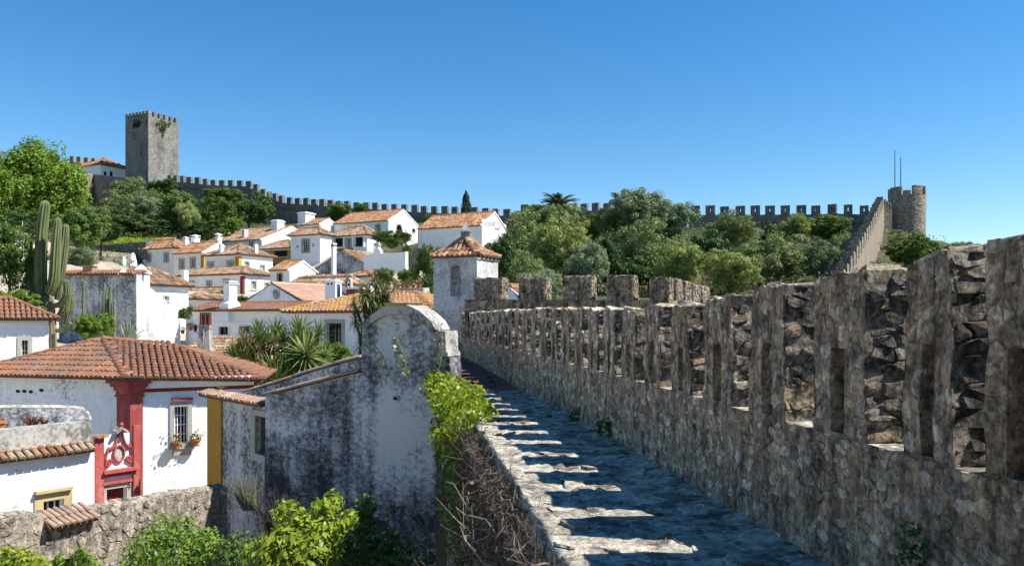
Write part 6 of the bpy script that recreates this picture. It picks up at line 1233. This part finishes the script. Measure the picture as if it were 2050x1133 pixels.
for x, y, s, mid in ((753, 572, 1.0, (752, 640)), (735, 590, 1.0, (748, 640)), (770, 588, .9, (756, 640)), (745, 612, 1.0, (748, 650)), (768, 622, .9, (752, 655)), (728, 612, .9, (735, 660)), (708, 606, .6, (725, 650)), (712, 640, .8, (722, 680)), (755, 600, .9, (752, 640)), (722, 690, .7, (720, 720)), (738, 630, .9, (736, 670)), (775, 600, .7, (760, 650)), (742, 650, .9, (735, 690)), (725, 585, .7, (740, 640))):
    p = P(x, y, d0 + vy.uniform(-.4, .4)); place('leaf_rosette', CM_[vy.randint(0, 1)], co_, p, (vy.uniform(-.3, .3), vy.uniform(-.3, .3), vy.uniform(0, 6)), (s * 1.05,) * 3)
    mb = MB(); m_ = P(mid[0], mid[1], d0); mb.tube([root, lerp(root, m_, .6) + V(.1, 0, 0), m_, p], [.09, .075, .06, .045], 6); mb.build('stem', M['bark'], co_)
for x, y in ((762, 606), (790, 575), (772, 580), (750, 560)): place('dead_rosette', DM, co_, P(x, y, d0 - .2), (0, 0, vy.uniform(0, 6)), (.8,) * 3)
# palm on the skyline
pc = P(1117, 424, 104); pm = thing('palm_tree', 'date palm with arching fronds on the skyline left of the short ridge wall', 'palm', (pc.x, pc.y, ground(pc.x, pc.y)))
mb = MB(); mb.tube([V(pc.x, pc.y, ground(pc.x, pc.y) - .3), pc - V(0, 0, .2), pc + V(0, 0, .4)], [.5, .42, .3], 8); mb.build('trunk', M['bark'], pm)
def frond_mesh(seed, L, e0):
    rg = random.Random(seed); mb = MB(); n = 16; pts = []; p = V(0, 0, 0); e = e0
    for i in range(n + 1): pts.append(p.copy()); p = p + V(math.cos(e), 0, math.sin(e)) * L / n; e -= 1.75 / n * (.5 + i / n)
    mb.tube(pts, [.05 * (1 - .8 * i / n) for i in range(n + 1)], 4)
    for i in range(2, n * 3):
        k = i / (n * 3); a = pts[int(k * n)]; b = pts[min(n, int(k * n) + 1)]; q = lerp(a, b, k * n % 1); t_ = (b - a).normalized()
        for sg in (-1, 1):
            l = .75 * math.sin(math.pi * min(1, .15 + k * .85)) + .12; s = (V(0, sg, 0) * .8 + t_ * .7 - V(0, 0, .25)).normalized(); mb.add([q - t_ * .04, q + t_ * .04, q + s * l], [(0, 1, 2)])
    return mb.mesh('frond', M['palm'])
FM = [frond_mesh(i, 3.3, e) for i, e in enumerate((1.35, 1.0, .6, .2))]
for i in range(52): place('frond', FM[min(3, i // 13)], pm, pc + V(0, 0, .3), (vy.uniform(-.15, .15), 0, i * 2.399 + vy.uniform(-.2, .2)), (vy.uniform(.85, 1.1),) * 3)
# agave in front of the sunlit sloping side
def strap(mb, b, d_, L, wd, bend, up=V(0, 0, 1)):
    s = d_.cross(up).normalized(); n = s.cross(d_); vs = []; 
    for k, ww in ((0, .7), (.25, 1), (.6, .85), (.85, .45), (1, .03)):
        p = b + d_ * L * k + V(d_.x, d_.y, -.3) * bend * L * k * k; vs += [p - s * wd * ww + n * wd * .25, p - n * wd * .2, p + s * wd * ww + n * wd * .25]
    mb.add(vs, [(k * 3 + m, k * 3 + m + 1, k * 3 + 4 + m, k * 3 + 3 + m) for k in range(4) for m in range(2)])
ab = P(256, 688, 42); ag = thing('agave', 'large pale-edged agave at the foot of the sunlit sloping side wall', 'agave', ab)
for i, (x, y) in enumerate(((236, 655), (241, 643), (247, 640), (253, 637), (258, 639), (262, 645), (268, 640), (276, 650), (286, 655), (280, 668), (294, 676), (240, 668), (246, 660), (266, 660), (272, 668), (252, 655))):
    e = P(x, y, 42 - .4 + .5 * math.sin(i * 2.1)); d_ = (e - ab); L = d_.length; mb = MB(); strap(mb, ab + V(vy.uniform(-.12, .12), vy.uniform(-.1, .1), -.05), d_.normalized(), L, .075, .12 if x > 262 else .03); mb.build('leaf', M['agave'], ag)
# columnar cacti
def column(pts, rad, ribs=11, k=4):
    """ribbed fleshy column along points"""
    mb = MB(); pts = [Vector(p) for p in pts]; fine = []; rr = []
    m = len(pts)
    for i in range(m - 1):
        for j in range(k):
            t_ = j / k; p0, p1, p2, p3 = pts[max(i - 1, 0)], pts[i], pts[i + 1], pts[min(i + 2, m - 1)]
            fine.append(.5 * ((2 * p1) + (p2 - p0) * t_ + (2 * p0 - 5 * p1 + 4 * p2 - p3) * t_ * t_ + (3 * p1 - p0 - 3 * p2 + p3) * t_ ** 3)); rr.append(lerp(rad[i], rad[i + 1], t_))
    e = pts[-1]; d_ = (pts[-1] - pts[-2]).normalized(); r_ = rad[-1]
    for q in (0, 25, 50, 70, 85): fine.append(e + d_ * r_ * 1.1 * math.sin(R(q))); rr.append(r_ * math.cos(R(q)))
    n = ribs * 4; vs = []; a = V(1, 0, 0)
    for i, p in enumerate(fine):
        t_ = (fine[min(i + 1, len(fine) - 1)] - fine[max(i - 1, 0)]).normalized(); a = (a - t_ * a.dot(t_)).normalized(); b = t_.cross(a)
        for j in range(n):
            q = 2 * math.pi * j / n; w_ = (.80, .93, 1.04, .93)[j % 4]; vs.append(p + (a * math.cos(q) + b * math.sin(q)) * rr[i] * w_)
    mb.add(vs, [(i * n + j, i * n + (j + 1) % n, (i + 1) * n + (j + 1) % n, (i + 1) * n + j) for i in range(len(fine) - 1) for j in range(n)] + [tuple(range((len(fine) - 1) * n, len(fine) * n))]); return mb
d0 = 38.0; Q = lambda L, dd=0: [P(x, y, d0 + dd) for x, y in L]; px1 = d0 / F
ca = thing('cactus', 'giant ribbed candelabra cactus beside the white house at the left edge', 'cactus', P(103, 705, d0))
column(Q([(103, 720), (100, 660), (96, 600)]), [9 * px1, 12 * px1, 11 * px1]).build('trunk', M['cork'], ca)
for pts, rad, dd in (([(86, 612), (82, 560), (83, 480), (90, 412)], [9, 11, 11, 9.5], 0), ([(97, 588), (108, 560), (112, 500), (116, 444)], [8, 10, 9.5, 7], -.35), ([(100, 590), (118, 560), (127, 500), (131, 456)], [8, 9, 9, 7], .1), ([(64, 600), (60, 560), (59, 475)], [6, 7.5, 7], .4), ([(75, 610), (73, 560), (74, 500)], [6, 7, 6], .5),
                     ([(107, 612), (122, 608), (134, 590), (133, 566)], [4.5, 6, 7, 5.5], -.3), ([(112, 640), (128, 622), (134, 596), (137, 580)], [6, 8, 8, 6], .1), ([(132, 650), (140, 622), (143, 600)], [5, 7, 5.5], .3), ([(114, 600), (118, 585), (119, 560)], [5, 6, 5], .6), ([(112, 662), (128, 660), (140, 648)], [4, 5, 4], -.2)):
    column(Q(pts, dd), [q * px1 for q in rad]).build('arm', M['cactus'], ca)
CG = 'thin columnar cacti before the stained wall'
for x, y0, y1, r_, lab in ((168, 632, 563, 2.6, 'leftmost'), (209, 630, 569, 2.8, 'tallest middle'), (221, 632, 574, 3.0, 'jointed'), (215, 636, 600, 2.4, 'shortest'), (230, 690, 602, 3.0, 'yellowish rightmost')):
    dd = 43.0; t = thing('thin_cactus', f'{lab} thin columnar cactus before the stained wall', 'cactus', P(x, y0, dd), CG); column([P(x, y0 + 30, dd), P(x - 1, lerp(y0, y1, .5), dd), P(x, y1, dd)], [r_ * dd / F * q for q in (1, 1.05, .8)], 7, 3).build('column', M['cactus' if 'yell' not in lab else 'cork'], t)
# two thin white poles at the far left slope
for i, x in enumerate((10, 27, 45)):
    p = P(x, 455, 79); mb = MB(); mb.tube([p - V(0, 0, 1.8), p, p + V(0, 0, .6)], .035, 5); tag(mb.build('post', M['sash'], off=p - V(0, 0, 1.8)), ('leftmost', 'middle', 'rightmost')[i] + ' thin white post on the slope wall at far left', 'post', 'white posts on the slope wall')
